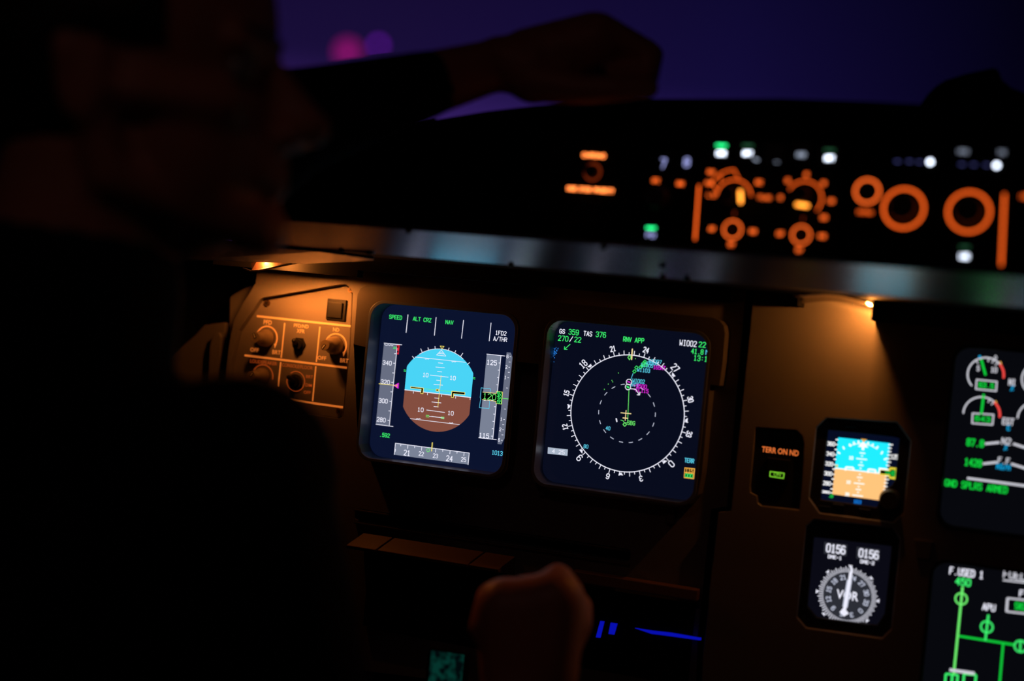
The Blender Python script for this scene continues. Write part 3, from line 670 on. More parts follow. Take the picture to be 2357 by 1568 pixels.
# terrain switch plate
tr = thing('terrain_switch_panel', 'black plate marked TERR ON ND with a green lit ON button', 'switch panel', at(1790, 1160, CP))
q4 = crop(1700, 940, 2.905); TY = CP+.005
m = MB(); m.plate([p for p in terr], TY, TY+.006, 'black_plastic'); m.build('plate', tr)
m = MB(); font_mesh(m, 'TERR ON ND', (156, 274), (402, 301), 38, TY, 'orange_sharp', q=q4, bold=.012); m.build('lettering', tr, normals=False)
b = poly([q4(193, 330), q4(347, 345), q4(335, 494), q4(183, 482)], TY); x0, x1 = (b[0][0]+b[3][0])/2, (b[1][0]+b[2][0])/2; z1, z0 = (b[0][1]+b[1][1])/2, (b[2][1]+b[3][1])/2
m = MB(); m.box((x0, TY-.004, z0), (x1, TY, z1), 'button_black'); o = m.build('push_button', tr, bevel=.0006)
s = Sheet(TY-.0043, q4); s.line([(212, 423), (305, 435), (300, 469), (209, 455), (212, 423)], 6, 'on_green', 2, True); s.text('ON', (238, 440), (280, 445), 19, 'on_green', 3); s.build('lit_legend', o)

# standby instrument
st = thing('standby_display', 'small square standby attitude display, cyan above orange, right of the TERR ON ND plate', 'display', at(1970, 1190, CP))
IY = CP+.009
m = MB(); m.plate(isis, CP+.006, CP+.02, 'black_plastic', holes=[poly([(1906, 990), (2070, 1008), (2060, 1105), (2052, 1118), (2043, 1122), (2032, 1132), (2024, 1150), (2018, 1168), (1889, 1150)], CP+.006)])
m.build('bezel', st, bevel=.001)
for px, py in ((1898, 1170), (1930, 1166), (1990, 1177), (1957, 978)):
    a = at(px, py, CP+.005); m = MB(); m.box((a.x-.005, CP+.003, a.z-.002), (a.x+.005, CP+.006, a.z+.002), 'button_black'); m.build('key', st, bevel=.0006)
a = at(2048, 1150, CP+.004); m = MB(); m.disc((a.x, a.z), .0075, CP-.006, CP+.006, 'knob_dark', 28, r1=.009); m.build('knob', st)
m = MB(); m.plate(poly([(1902, 985), (2075, 1003), (2062, 1175), (1885, 1155)], IY), IY, IY+.003, 'screen_small'); scr = m.build('screen', st)
q5 = crop(1860, 980, 7.129)
s = Sheet(IY-.0003, q5); s.fill([(497, 192), (1345, 290), (1290, 795), (440, 695)], 'isis_sky', 1); s.build('attitude_sky', scr)
s = Sheet(IY-.0003, q5); s.fill([(440, 695), (1290, 795), (1255, 1140), (1180, 1165), (1160, 1225), (398, 1125)], 'isis_ground', 1); s.build('attitude_ground', scr)
s = Sheet(IY-.0003, q5)
s.line([(440, 697), (1300, 797)], 16, 'isis_white', 3)
for x, y, w in ((893, 450, 90), (885, 498, 30), (880, 548, 175), (875, 600, 30), (868, 650, 85), (862, 700, 30), (850, 800, 30), (848, 850, 90), (840, 900, 30), (838, 950, 175), (830, 1000, 30), (826, 1048, 90), (820, 1095, 30), (815, 1148, 175)):
    s.line([(x-w/2, y-w*.057), (x+w/2, y+w*.057)], 17, 'isis_white', 4)
for t, x, y in (('10', 706, 528), ('10', 662, 925), ('20', 642, 1125)): s.text(t, (x-30, y-3), (x+30, y+4), 46, 'isis_white', 12, lay=4)
for x, y, dx, dy in ((585, 365, 12, 22), (505, 445, 22, 14), (1212, 445, 12, -22), (1270, 548, 24, -10), (690, 320, 14, 22), (755, 290, 8, 26), (830, 270, 5, 26), (985, 290, -5, 26), (1060, 320, -8, 24), (1135, 360, -14, 22)):
    s.line([(x-dx, y-dy), (x+dx, y+dy)], 24, 'isis_white', 4)
s.line([(670, 330), (780, 300), (905, 290), (1030, 325), (1130, 378)], 12, 'isis_white', 4)
s.fill([(905, 260), (820, 345), (990, 360)], 'isis_white', 4); s.line([(905, 330), (900, 400)], 40, 'isis_white', 4)
s.fill([(866, 215), (968, 226), (915, 275)], 'amber', 5)
s.line([(615, 735), (620, 680), (745, 690), (745, 740)], 26, 'isis_white', 5); s.line([(985, 775), (990, 715), (1110, 730), (1105, 785)], 26, 'isis_white', 5)
s.build('pitch_ladder', scr)
s = Sheet(IY-.0003, q5)
for t, x, y in (('360', 380, 297), ('340', 366, 463), ('320', 348, 625), ('300', 330, 785), ('280', 310, 945), ('260', 296, 1088)):
    s.text(t, (x-58, y-5), (x+58, y+8), 60 if t != '260' else 34, 'isis_white', 11); s.line([(x+68, y+12), (x+105, y+16)], 15, 'isis_white', 3)
for x, y in ((465, 228), (448, 390), (432, 550), (414, 712), (398, 874), (380, 1036)): s.line([(x-12, y), (x+30, y+4)], 18, 'isis_white', 3)
s.fill([(440, 660), (492, 632), (485, 692)], 'isis_yellow', 4)
s.build('speed_scale', scr)
s = Sheet(IY-.0003, q5)
for i in range(15):
    if i in (7, 8): continue
    x = 1350-6.4*i; y = 312+57*i; s.line([(x-30, y-3), (x+(26 if i % 5 else 42), y+4)], 18, 'isis_white', 3)
s.text('125', (1365, 505), (1470, 518), 68, 'isis_white', 11); s.text('115', (1300, 1080), (1400, 1092), 60, 'isis_white', 11)
s.fill([(1165, 690), (1330, 708), (1350, 682), (1455, 694), (1436, 884), (1330, 868), (1322, 828), (1160, 800)], 'isis_yellow', 4)
s.fill([(1188, 728), (1345, 745), (1368, 715), (1436, 724), (1422, 845), (1352, 838), (1340, 800), (1182, 785)], 'dark_line', 5)
s.line([(1165, 705), (1320, 722)], 26, 'isis_white', 5); s.line([(1175, 690), (1165, 790)], 22, 'isis_white', 5)
s.text('120', (1268, 765), (1345, 774), 50, 'isis_green', 14, lay=6); s.text('40', (1362, 780), (1425, 786), 90, 'isis_green', 20, lay=6)
s.build('altitude_scale', scr)
s = Sheet(IY-.0003, q5); s.text('1013', (752, 1242), (868, 1256), 52, 'isis_blue', 12); s.text('.59', (340, 1150), (408, 1160), 46, 'isis_green', 14); s.build('pressure_text', scr)

# radio magnetic indicator
rm = thing('radio_magnetic_indicator', 'dark instrument marked VOR with two 0156 readouts above a white compass card', 'instrument', at(1950, 1460, CP))
m = MB(); m.plate(ddr, CP+.005, CP+.02, 'black_plastic', holes=[poly([(1873, 1237), (2052, 1258), (2036, 1412), (2018, 1440), (1880, 1422), (1858, 1396)], CP+.005)]); m.build('bezel', rm, bevel=.001)
m = MB(); m.plate(poly([(1868, 1232), (2057, 1254), (2040, 1445), (1852, 1425)], IY), IY, IY+.003, 'screen_radio'); scr = m.build('screen', rm)
s = Sheet(IY-.0003, q4)
for x, y, w in ((652, 942, 78), (869, 975, 78)):
    s.fill([(x-w, y-48), (x+w-2, y-30), (x+w-8, y+48), (x-w-4, y+30)], 'card_grey', 1)
s.text('0156', (590, 932), (712, 950), 52, 'white', 9); s.text('0156', (808, 965), (934, 984), 52, 'white', 9)
s.text('DME-1', (600, 990), (688, 1003), 20, 'white', 5); s.text('DME-2', (816, 1024), (906, 1036), 20, 'white', 5)
s.build('distance_readouts', scr)
s = Sheet(IY-.0003, q4); c = s.P(728, 1256); k = s.mpp(728, 1256); R = (s.P(748, 1085)-c).length
s.fill([(c.x+R*.94*math.sin(math.radians(a)), c.y+R*.94*math.cos(math.radians(a))) for a in range(0, 360, 6)], 'card_grey', 1, plane=True)
for h in range(0, 360, 5):
    a = h-HDG; L_ = 26 if h % 10 else 34
    s.stroke([pol(a, R-14*k), pol(a, R+(L_-10)*k)], 5.2*k, 'white', 3, False)
for h in range(0, 360, 30):
    a = h-HDG; t = str(h//10); s.textm(t, pol(a, R-46*k), (.6 if len(t) == 1 else 1.2)*30*k, 28*k, 'dim_white', 6*k, rot=-math.radians(a))
for a in range(0, 360, 45): p = [pol(a, R+18*k), pol(a-4, R+36*k), pol(a+4, R+36*k)]; s.fill(p, 'white', 4, plane=True)
s.build('compass_card', scr)
s = Sheet(IY-.0003, q4); m = MB(); font_mesh(m, 'VOR', (655, 1240), (802, 1262), 62, IY-.0006, 'white', q=q4, bold=.02); m.build('lettering', scr, normals=False)
s.line([(752, 1095), (704, 1378)], 20, 'white', 6); s.line([(742, 1150), (712, 1330)], 34, 'dim_white', 5); s.fill([(704, 1330), (738, 1372), (706, 1392), (676, 1362)], 'white', 6)
s.line([(755, 1060), (753, 1100)], 14, 'white', 6)
s.build('needle', scr)

# upper and lower systems displays
up_, scr = display('engine_display', 'engine display with round green needle gauges at the right edge', e1, 'screen_ecam', depth=CP+.010, y0=CP, wall='black_plastic')
qa = crop(2080, 790, 8.509); qb = crop(2080, 950, 8.253); YY = CP+.0097
def gauge(q, cc, rp, st_, red, en, n1, n2, box, txt, extra):
    s = Sheet(YY, q); c = s.P(*cc); k = s.mpp(*cc); R = (s.P(*rp)-c).length; a0, a1, a2 = s.ang(c, *st_), s.ang(c, *red), s.ang(c, *en)
    if a1 < a0: a1 += 360
    if a2 < a1: a2 += 360
    s.arc(c, R, a0, a1, 30*k, 'ecam_white', 2); s.arc(c, R, a1, a2, 42*k, 'ecam_red', 3)
    for a in extra: s.stroke([(c.x+R*math.sin(math.radians(a)), c.y+R*math.cos(math.radians(a))), (c.x+(R-70*k)*math.sin(math.radians(a)), c.y+(R-70*k)*math.cos(math.radians(a)))], 22*k, 'ecam_white', 2)
    s.line([n1, n2], 44, 'ecam_green', 5)
    s.line(list(box)+[box[0]], 26, 'ecam_white', 4, True); mx_ = (sum(p[0] for p in box)/4, sum(p[1] for p in box)/4)
    s.text(txt, (mx_[0]-140, mx_[1]-14), (mx_[0]+140, mx_[1]+14), 92, 'ecam_green', 22, lay=6)
    return s
def engine(dx, dy, n1t, et, main):
    s = gauge(lambda x, y: qa(x+dx, y+dy), (1605, 620), (1630, 285), (1340, 820), (1870, 440), (1935, 670), (1605, 630), (1520, 320), ((1430, 715), (1825, 755), (1810, 940), (1415, 900)), n1t, (-38, -22, 5, 22, 38))
    s.text('5', (1440, 493), (1480, 497), 92, 'ecam_white', 18); s.text('10', (1715, 520), (1825, 530), 92, 'ecam_white', 18)
    s.line([(1490, 240), (1490, 295)], 46, 'ecam_cyan', 4); s.line([(1800, 240), (1830, 280), (1800, 320), (1775, 280), (1800, 240)], 14, 'ecam_white', 4); s.line([(1885, 360), (1915, 410)], 26, 'amber', 4)
    s.build('fan_speed_gauge', scr)
    s = gauge(lambda x, y: qa(x+dx, y+dy), (1525, 1395), (1530, 1055), (1200, 1370), (1760, 1190), (1855, 1440), (1520, 1400), (1568, 1000), ((1350, 1375), (1760, 1400), (1740, 1600), (1340, 1570)), et, (22, 38))
    s.line([(1795, 1130), (1820, 1165)], 26, 'amber', 4); s.build('temperature_gauge', scr)
engine(0, 0, '63.5', '643', True); engine(1068, 95, '63.4', '640', False)
s = Sheet(YY, qb)
s.text('87.8', (1205, 560), (1515, 590), 125, 'ecam_green', 28); s.text('1428', (1165, 935), (1475, 968), 125, 'ecam_green', 28)
s.text('GND SPLRS ARMED', (790, 1325), (1965, 1478), 118, 'ecam_green', 24)
for a, b in (((1545, 592), (1820, 566)), ((2080, 592), (2600, 760)), ((1505, 972), (1780, 942)), ((2040, 972), (2600, 1150)), ((1205, 1245), (2800, 1455))): s.line([a, b], 44, 'ecam_white', 3)
s.text('N2', (1870, 540), (2030, 552), 115, 'ecam_white', 22); s.text('F.F', (1800, 900), (2010, 925), 105, 'ecam_white', 20); s.text('EGT', (1885, 160), (2090, 180), 115, 'ecam_white', 22)
s.text('%', (1915, 663), (1965, 668), 90, 'ecam_cyan', 24); s.text('KG/H', (1770, 1020), (2020, 1045), 90, 'ecam_cyan', 22); s.text('C', (1970, 290), (2015, 295), 80, 'ecam_cyan', 24)
s.build('engine_text', scr)
s = Sheet(YY, qa); s.text('N1', (2065, 760), (2190, 772), 115, 'ecam_white', 22); s.text('%', (2100, 882), (2150, 888), 90, 'ecam_cyan', 24); s.build('fan_speed_text', scr)

lo_, scr = display('fuel_system_display', 'fuel system display with green pipe diagram in the lower right corner', e2, 'screen_ecam', depth=CP+.010, y0=CP, wall='black_plastic')
q6 = crop(2080, 1230, 4.639); s = Sheet(YY, q6)
s.text('F.USED 1', (495, 392), (848, 432), 72, 'white', 13); s.text('FUEL', (1070, 425), (1300, 452), 76, 'ecam_white', 14); s.line([(1060, 490), (1300, 517)], 16, 'ecam_white', 3); s.text('APU', (845, 772), (975, 788), 66, 'white', 12)
s.text('F.FLOW', (1240, 636), (1560, 672), 66, 'white', 12)
s.build('white_text', scr)
s = Sheet(YY, q6); s.text('450', (558, 500), (712, 518), 72, 'green', 15); s.text('9620', (1190, 765), (1400, 790), 70, 'ecam_green', 15); s.build('green_text', scr)
s = Sheet(YY, q6); c1 = 'green'; k = s.mpp(600, 600)
s.line([(630, 560), (534, 1500)], 24, 'lime', 4); s.line([(520, 1500), (490, 1900)], 24, c1, 4)
for x, y in ((615, 690), (888, 990), (1248, 1197)): p = s.P(x, y); s.arc(p, 60*k, 0, 360, 18*k, c1 if x > 700 else 'lime', 3, n=32)
s.line([(905, 860), (872, 1135)], 22, c1, 4); s.line([(590, 1087), (1190, 1182)], 24, 'ecam_green', 3); s.line([(1062, 1172), (1015, 1700)], 22, 'ecam_green', 3); s.line([(1248, 1140), (1243, 1255)], 20, c1, 4)
for x in (450, 645): s.line([(x, 1490), (x+128, 1502), (x+105, 1750), (x-20, 1735), (x, 1490)], 22, c1, 3)
s.build('pipe_diagram', scr)
s = Sheet(YY, q6); s.line([(490, 1447), (757, 1486)], 34, 'ecam_white', 6); s.line([(1108, 682), (1500, 725)], 18, 'ecam_white', 3); s.line([(1098, 825), (1500, 870)], 18, 'ecam_white', 3); s.line([(1110, 680), (1098, 828)], 24, 'ecam_white', 3); s.build('white_boxes', scr)

# ================================================================== glareshield
GY = -.200
gl = thing('glareshield', 'broad black glareshield hood spanning the top of the panel', 'glareshield', Vector((.1, -.1, Z0+.06)))
zl = at(1240, 543, GY).z                            # lower front edge
zb = at(1240, 618, -.13).z                          # back edge of the painted lip
crest = [(430, 560), (520, 535), (590, 500), (650, 452), (740, 380), (850, 322), (1000, 276), (1120, 256), (1230, 243), (1350, 234), (1500, 227), (1800, 226), (2000, 233), (2200, 243), (2500, 262), (2900, 300)]
rings = []
for px, py in crest:
    p = at(px, py, -.15); zt = max(p.z, zl+.004); h = zt-zl; x = p.x
    rings.append([(x, GY+.002, zl), (x, GY, zl+.004*min(1, h/.02)), (x, GY, zl+h*.76), (x, GY+.004, zl+h*.82), (x, GY+.02, zl+h*.90), (x, GY+.05, zt), (x, -.10, zt-.001), (x, .10, zt-.012*min(1, h/.1)), (x, .40, zt-.05*min(1, h/.1)), (x, .9, zl+h*.2), (x, .9, zl)])
m = MB(); m.loft(rings, 'glareshield_cloth', close=True); o = m.build('hood', gl, smooth=True)
m = MB(); xa = at(440, 500, GY).x; xb = at(2900, 640, GY).x
m.loft([[(x, GY+.0015, zl-.0004), (x, GY+.005, zl-.0028), (x, -.132, zb+.0008), (x, -.128, zb+.001), (x, -.128, zb+.012), (x, GY+.01, zl+.006)] for x in (xa, xb)], 'lip_paint', close=True)
m.build('painted_lip', gl, bevel=.001)
m = MB(); m.box((xa, -.128, Z0+.064), (xb, .012, Z0+.075), 'soft_black'); m.build('underside', gl)
m = MB(); m.box((at(850, 640, 0).x, -.026, Z0+.051), (at(1700, 640, 0).x, -.012, Z0+.064), 'soft_black'); m.box((at(520, 640, 0).x, -.026, Z0+.0445), (at(850, 640, 0).x, -.014, Z0+.064), 'soft_black'); m.build('light_baffle', gl)
m = MB(); m.tube([at(x, y+3, -.15) for x, y in crest[2:7]], .0022, 'lip_paint'); m.build('edge_trim', gl, smooth=True)  # tube added along the crest to catch a thin line of sky light
def fastener(px, py, Y, r=.0028, mat='black_plastic', parent=gl, slab_=True):
    t = (Y-(-.198))/(.066); z = zl-.0024+(zb-zl+.003)*t if Y < -.13 else Z0+.063
    a = at(px, py, Y); m = MB(); m.ball((a.x, Y, z-.0005), (r, r, r*.45), mat, 14, 8); m.build('fastener', parent, smooth=True)
for px, py, Y in ((940, 528, -.193), (1390, 559, -.19), (1526, 600, -.160), (1583, 634, -.135), (1526, 636, -.133), (1176, 608, -.133), (850, 583, -.134), (785, 581, -.134)): fastener(px, py, Y)
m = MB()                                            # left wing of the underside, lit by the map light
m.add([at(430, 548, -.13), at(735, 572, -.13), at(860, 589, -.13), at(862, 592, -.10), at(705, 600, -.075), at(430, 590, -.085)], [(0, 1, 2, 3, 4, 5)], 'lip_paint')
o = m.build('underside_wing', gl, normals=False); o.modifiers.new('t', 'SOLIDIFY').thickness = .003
for px, py, Y in ((690, 566, -.125), (735, 573, -.125), (726, 598, -.07)):
    a = at(px, py, Y); m = MB(); m.ball(a, (.0026, .0026, .0018), 'black_plastic', 12, 8); m.build('fastener', gl, smooth=True)

# unseen fill lamp added behind the crew to lift face and hands
dl = thing('fill_lamp', 'added dim reddish fill lamp on the ceiling behind the seats, out of the frame', 'lamp', (.15, -1.5, 1.84))
m = MB(); m.ball((.15, -1.5, 1.845), (.07, .07, .02), 'fill_glow', 24, 12); m.build('fill_globe', dl, smooth=True)
l = bpy.data.lights.new('fill_light', 'AREA'); l.shape = 'DISK'; l.size = .14; l.energy = .2; l.color = (1, .66, .60)
o = bpy.data.objects.new('fill_light', l); COL.objects.link(o); o.parent = dl; o.location = (0, 0, -.03)
# panel flood lamps under the glareshield
lampL = thing('flood_lamp', 'slim bright edged metal flood lamp under the left end of the glareshield', 'lamp', at(640, 612, -.05), group=None)
m = MB(); m.face([at(578, 606, -.05), at(592, 600, -.05), at(705, 598, -.04), at(700, 602, -.045), at(600, 622, -.055), at(580, 621, -.055)], 'dull_metal'); o = m.build('reflector', lampL); o.modifiers.new('t', 'SOLIDIFY').thickness = .001
m = MB(); m.tube([at(560, 618, -.055), at(578, 624, -.055), at(596, 623, -.055), at(707, 597.5, -.045)], .0009, 'bright_metal'); m.build('edge_trim', lampL)
lampR = thing('flood_lamp', 'short arched flood lamp casting amber light over the centre panel', 'lamp', at(1930, 690, -.02))
m = MB(); a0 = at(1846, 684, -.012); a1 = at(2008, 704, -.012); n = 14; zA = Z0+.0645
m.loft([[(a0.x+(a1.x-a0.x)*i/n, y, zA-.004+.004*math.sin(math.pi*i/n)-(.0035 if y > -.02 else 0)) for i in range(n+1)] for y in (-.06, -.04, -.02, -.006)], 'bright_metal')
o = m.build('reflector', lampR, smooth=True); o.modifiers.new('t', 'SOLIDIFY').thickness = .0008
m = MB(); m.box((a1.x+.001, -.022, Z0+.047), (a1.x+.002, .012, Z0+.066), 'soft_black'); m.build('side_fin', lampR)
m = MB(); m.box((a0.x-.002, -.024, Z0+.0535), (a0.x-.001, .012, Z0+.066), 'soft_black'); m.build('side_fin', lampR)
m = MB(); a = at(1846, 677, -.03); m.ball(a, .0016, 'bright_metal', 10, 6); m.build('screw', lampR, smooth=True)
def spot(name, loc, tgt, energy, col, size, ang, blend, parent):
    l = bpy.data.lights.new(name, 'SPOT'); l.energy = energy; l.color = col; l.shadow_soft_size = size; l.spot_size = math.radians(ang); l.spot_blend = blend
    o = bpy.data.objects.new(name, l); COL.objects.link(o); o.rotation_euler = (Vector(tgt)-Vector(loc)).to_track_quat('-Z', 'Y').to_euler()
    o.parent = parent; o.location = Vector(loc)-worldpos(parent); return o
AMB = (1, .27, .04)
xl = at(668, 640, 0).x; xr = at(1925, 690, 0).x
xr = a1.x-.0015
def bulb(loc, energy, col, size, parent):
    l = bpy.data.lights.new('bulb_light', 'POINT'); l.energy = energy; l.color = col; l.shadow_soft_size = size
    o = bpy.data.objects.new('bulb_light', l); COL.objects.link(o); o.parent = parent; o.location = Vector(loc)-worldpos(parent)
bulb((xl, -.050, Z0+.0505), .62, AMB, .005, lampL)
spot('bulb_light', (xl+.01, -.044, Z0+.0505), (xl+.022, .02, Z0+.052), 1.55, AMB, .005, 136, 1, lampL)
bulb((xr, -.016, Z0+.0585), .42, (1, .31, .05), .003, lampR)

# ------------------------------------------------------------------ flight control unit on the glareshield face
FYc = GY-.004
def ring_m(px, py, r, w, mat, name, parent):
    s = Sheet(FYc-.0008); c = s.P(px, py); k = s.mpp(px, py); s.arc(c, r*k, 0, 360, w*k, mat, 2, n=48); return s.build(name, parent)
def unit(name, label, pts, cat='control panel'):
    t = thing(name, label, cat, at(*pts[3], GY)); p = poly(pts, GY-.002)
    x0 = (p[0][0]+p[3][0])/2; x1 = (p[1][0]+p[2][0])/2; z1 = (p[0][1]+p[1][1])/2; z0 = (p[2][1]+p[3][1])/2
    m = MB(); m.plate([(x0, z0), (x1, z0), (x1, z1), (x0, z1)], FYc, GY+.004, 'fcu_face'); m.build('faceplate', t, bevel=.0008); return t
# warning panel with the stopwatch button
wp = unit('warning_button_panel', 'black glareshield button panel with two glowing orange legends', [(1262, 308), (1462, 318), (1444, 540), (1250, 532)])
s = Sheet(FYc-.0008); s.text('CHRONO', (1342, 356), (1392, 360.5), 8, 'orange_bright', 1.6); s.text('SIDE STICK PRIORITY', (1306, 434), (1412, 440), 8, 'orange_bright', 1.5); s.build('lettering', wp)
ring_m(1364, 396, 19, 4, 'ring_dark', 'button_ring', wp)
c = xz(1364, 396, FYc); m = MB(); m.disc(c, .005, FYc-.006, FYc, 'knob_dark'); m.build('push_button', wp)
a = at(1352, 490, FYc); m = MB(); m.box((a.x-.011, FYc-.005, a.z-.009), (a.x+.011, FYc, a.z+.009), 'button_black'); m.build('push_button', wp, bevel=.0008)
# display control panel
ef = unit('display_control_panel', 'glareshield control panel with two orange lit selector knobs and two orange toggle rings', [(1474, 312), (1950, 338), (1932, 592), (1462, 556)])
s = Sheet(FYc-.0008); s.text('7', (1522, 376), (1532, 377), 20, 'lcd_blue', 2.2); s.text('8', (1576, 373), (1586, 374), 18, 'lcd_blue', 2.2); s.build('pressure_digits', ef)
s = Sheet(FYc-.0008)
s.line([(1609, 428), (1600, 551)], 4.2, 'orange_ring', 2, True)
for t, x, y, w in (('QFE', 1510, 416, 15), ('QNH', 1566, 423, 14), ('LS', 1638, 449, 18), ('VOR', 1632, 422, 16), ('NAV', 1637, 396, 14), ('ARC', 1747, 420, 14), ('PLAN', 1760, 455, 26), ('10', 1796, 455, 8), ('20', 1813, 416, 8), ('40', 1856, 402, 8), ('80', 1896, 422, 8), ('160', 1913, 463, 12), ('320', 1896, 501, 13),
                   ('ADF', 1639, 527, 13), ('VOR', 1733, 533, 14), ('OFF', 1684, 563, 13), ('ADF', 1796, 538, 14), ('VOR', 1892, 544, 15), ('OFF', 1840, 576, 13)):
    s.text(t, (x-w/2, y-w*.04), (x+w/2, y+w*.04), 8, 'orange_legend', 1.5)
for cx_, cy_, r, a0, a1 in ((1689, 454, 40, -85, 82), (1851, 457, 40, -62, 128)):
    c = s.P(cx_, cy_); k = s.mpp(cx_, cy_); s.arc(c, r*k, a0, a1, 2.8*k, 'orange_ring', 2)
c = s.P(1689, 454); s.arc(c, 64*k, -62, -5, 2.6*k, 'orange_ring', 2); s.stroke([(c.x+64*k*math.sin(math.radians(-5)), c.y+64*k*math.cos(math.radians(-5))), (c.x+46*k*math.sin(math.radians(8)), c.y+46*k*math.cos(math.radians(8)))], 2.4*k, 'orange_ring', 2)
s.stroke([(c.x+64*k*math.sin(math.radians(-62)), c.y+64*k*math.cos(math.radians(-62))), (c.x+44*k*math.sin(math.radians(-70)), c.y+44*k*math.cos(math.radians(-70)))], 2.4*k, 'orange_ring', 2)
s.stroke([(c.x+50*k*math.sin(math.radians(-45)), c.y+50*k*math.cos(math.radians(-45))), (c.x+60*k*math.sin(math.radians(-36)), c.y+60*k*math.cos(math.radians(-36)))], 2.4*k, 'orange_ring', 2)
s.build('lettering', ef)
def knob(px, py, rpx, h, parent, mat='knob_dark', name='selector_knob'):
    c = Vector(xz(px, py, FYc)); k = (Vector(xz(px, py, FYc))-Vector(xz(px, py+1, FYc))).length; R = rpx*k; m = MB(); n = 36
    m.loft([[(c.x+r*(1+(.03 if i % 2 else 0))*math.cos(2*math.pi*i/n), FYc-y, c.y+r*(1+(.03 if i % 2 else 0))*math.sin(2*math.pi*i/n)) for i in range(n)] for r, y in ((R*1.15, 0), (R*1.1, .003), (R, .004), (R*.96, h-.002), (R*.88, h))], mat, close=True)
    o = m.build(name, parent); return o, c, k
def pointer(o, c, k, h, a, r0, r1, w=4.5):
    s = Sheet(FYc-h-.0006); t = math.radians(a); s.stroke([(c.x+r0*k*math.sin(t), c.y+r0*k*math.cos(t)), (c.x+r1*k*math.sin(t), c.y+r1*k*math.cos(t))], w*k, 'knob_light', 1); s.build('lit_pointer', o)
o, c, k = knob(1680, 451, 20, .014, ef)
s = Sheet(FYc-.0146); s.line([(1704, 441), (1705, 465)], 8, 'knob_light', 1, True); s.build('lit_pointer', o)
o, c, k = knob(1846, 450, 20, .014, ef)
s = Sheet(FYc-.0146); s.line([(1835, 471), (1858, 474)], 8, 'knob_light', 1, True); s.build('lit_pointer', o)
knob(1518, 458, 26, .016, ef, 'knob_dark', 'pressure_knob')
for px, py in ((1686, 528.5), (1844, 541)):
    o = ring_m(px, py, 20.5, 3, 'orange_legend', 'glow_ring', ef); c = xz(px, py, FYc)
    m = MB(); m.disc(c, .0042, FYc-.003, FYc, 'knob_dark', 24); m.caps((c[0], FYc-.003, c[1]), (c[0], FYc-.014, c[1]+.001), .0014, .0026, 'knob_dark'); m.build('toggle_switch', ef)
    s = Sheet(FYc-.0008); s.line([(px+5, py-42), (px+4, py-32)], 3, 'ring_dark', 2); s.build('tick_mark', ef)
def key(px, py, parent, g_, w_, txt, gw=24, dy=19):
    a = at(px, py-4, FYc); m = MB(); m.box((a.x-.0078, FYc-.004, a.z-.0078), (a.x+.0078, FYc, a.z+.0078), 'button_black'); o = m.build('push_button', parent, bevel=.0008)
    s = Sheet(FYc-.0045)
    if g_: s.fill([(px-gw/2+1, py-dy-2), (px+gw/2+1, py-dy-1), (px+gw/2, py-dy+4), (px-gw/2, py-dy+3)], g_, 1)
    if w_: s.text(txt, (px-9, py), (px+9, py+1), 8, w_, 1.8)
    s.build('lit_legend', o)
key(1660, 353, ef, 'bar_green', 'key_white', 'CSTR'); key(1721, 353, ef, 'bar_green_dim', 'key_white', 'WPT'); key(1785, 360, ef, None, None, 'VOR')
key(1844, 356, ef, None, 'key_dim', 'NDB'); key(1909, 364, ef, 'bar_green_dim', 'key_white', 'ARPT')
s = Sheet(FYc-.0045); s.line([(1736, 366), (1744, 369)], 4, 'key_dim', 1, True); s.line([(1784, 373), (1792, 374)], 1.6, 'key_dim', 1, True); s.build('light_glint', ef)
key(1498, 541, ef, 'bar_green', 'lcd_blue', 'FD', 22, 17)
# autopilot control unit
fc = unit('autopilot_control_unit', 'glareshield control unit at right with two large orange ringed knobs and dashed readouts', [(1962, 330), (2620, 372), (2600, 660), (1944, 600)])
for px, py, r, w in ((1996, 440.5, 27, 4), (2080, 480, 45, 5), (2230, 488, 46, 5)): ring_m(px, py, r, w, 'orange_legend' if r < 30 else 'orange_ring', 'glow_ring', fc)
c = xz(1996, 440, FYc); m = MB(); m.disc(c, .0045, FYc-.004, FYc, 'button_black'); m.build('push_button', fc)
knob(2080, 480, 30, .018, fc, name='speed_knob'); knob(2230, 488, 30, .018, fc, name='heading_knob')
s = Sheet(FYc-.0008); s.text('SPD/MACH', (1974, 488), (2008, 490), 7, 'orange_ring', 1.2); s.line([(2312, 448), (2304.5, 610)], 5, 'orange_ring', 2, True); s.text('HDG', (2350, 452), (2372, 454), 8, 'orange_ring', 1.5); s.build('lettering', fc)
s = Sheet(FYc-.0008)
for i, (x, y) in enumerate(((2065.5, 371.5), (2093.5, 371.5), (2117, 373), (2214, 378.5), (2241.5, 379), (2271, 380))): s.line([(x-4, y), (x+4, y+.6)], 3, 'lcd_dim', 2, True)
for x, y in ((2141, 373), (2294, 381)): s.arc(s.P(x, y), 3*s.mpp(x, y), 0, 360, 5*s.mpp(x, y), 'key_white', 2, n=12)
s.text('HDG', (2206, 348), (2228, 350), 8, 'key_dim', 1.2); s.text('TRK', (2298, 350), (2314, 353), 8, 'key_dim', 1.0); s.build('readouts', fc)
key(2220, 590, fc, 'bar_green_dim', 'key_white', 'LOC', 22, 22)

# black object standing on the glareshield, right
m = MB(); Yb = -.02
pts = poly([(2112, 285), (2118, 262), (2140, 232), (2158, 214), (2180, 200), (2225, 186), (2290, 172), (2300, 178), (2308, 200), (2330, 218), (2362, 230), (2400, 290), (2402, 312)], Yb)
m.plate(pts, Yb-.03, Yb+.05, 'soft_black'); o = m.build('document_clip', bevel=.006, seg=3)
tag(o, 'black humped clip housing standing on the glareshield at far right', 'clip')

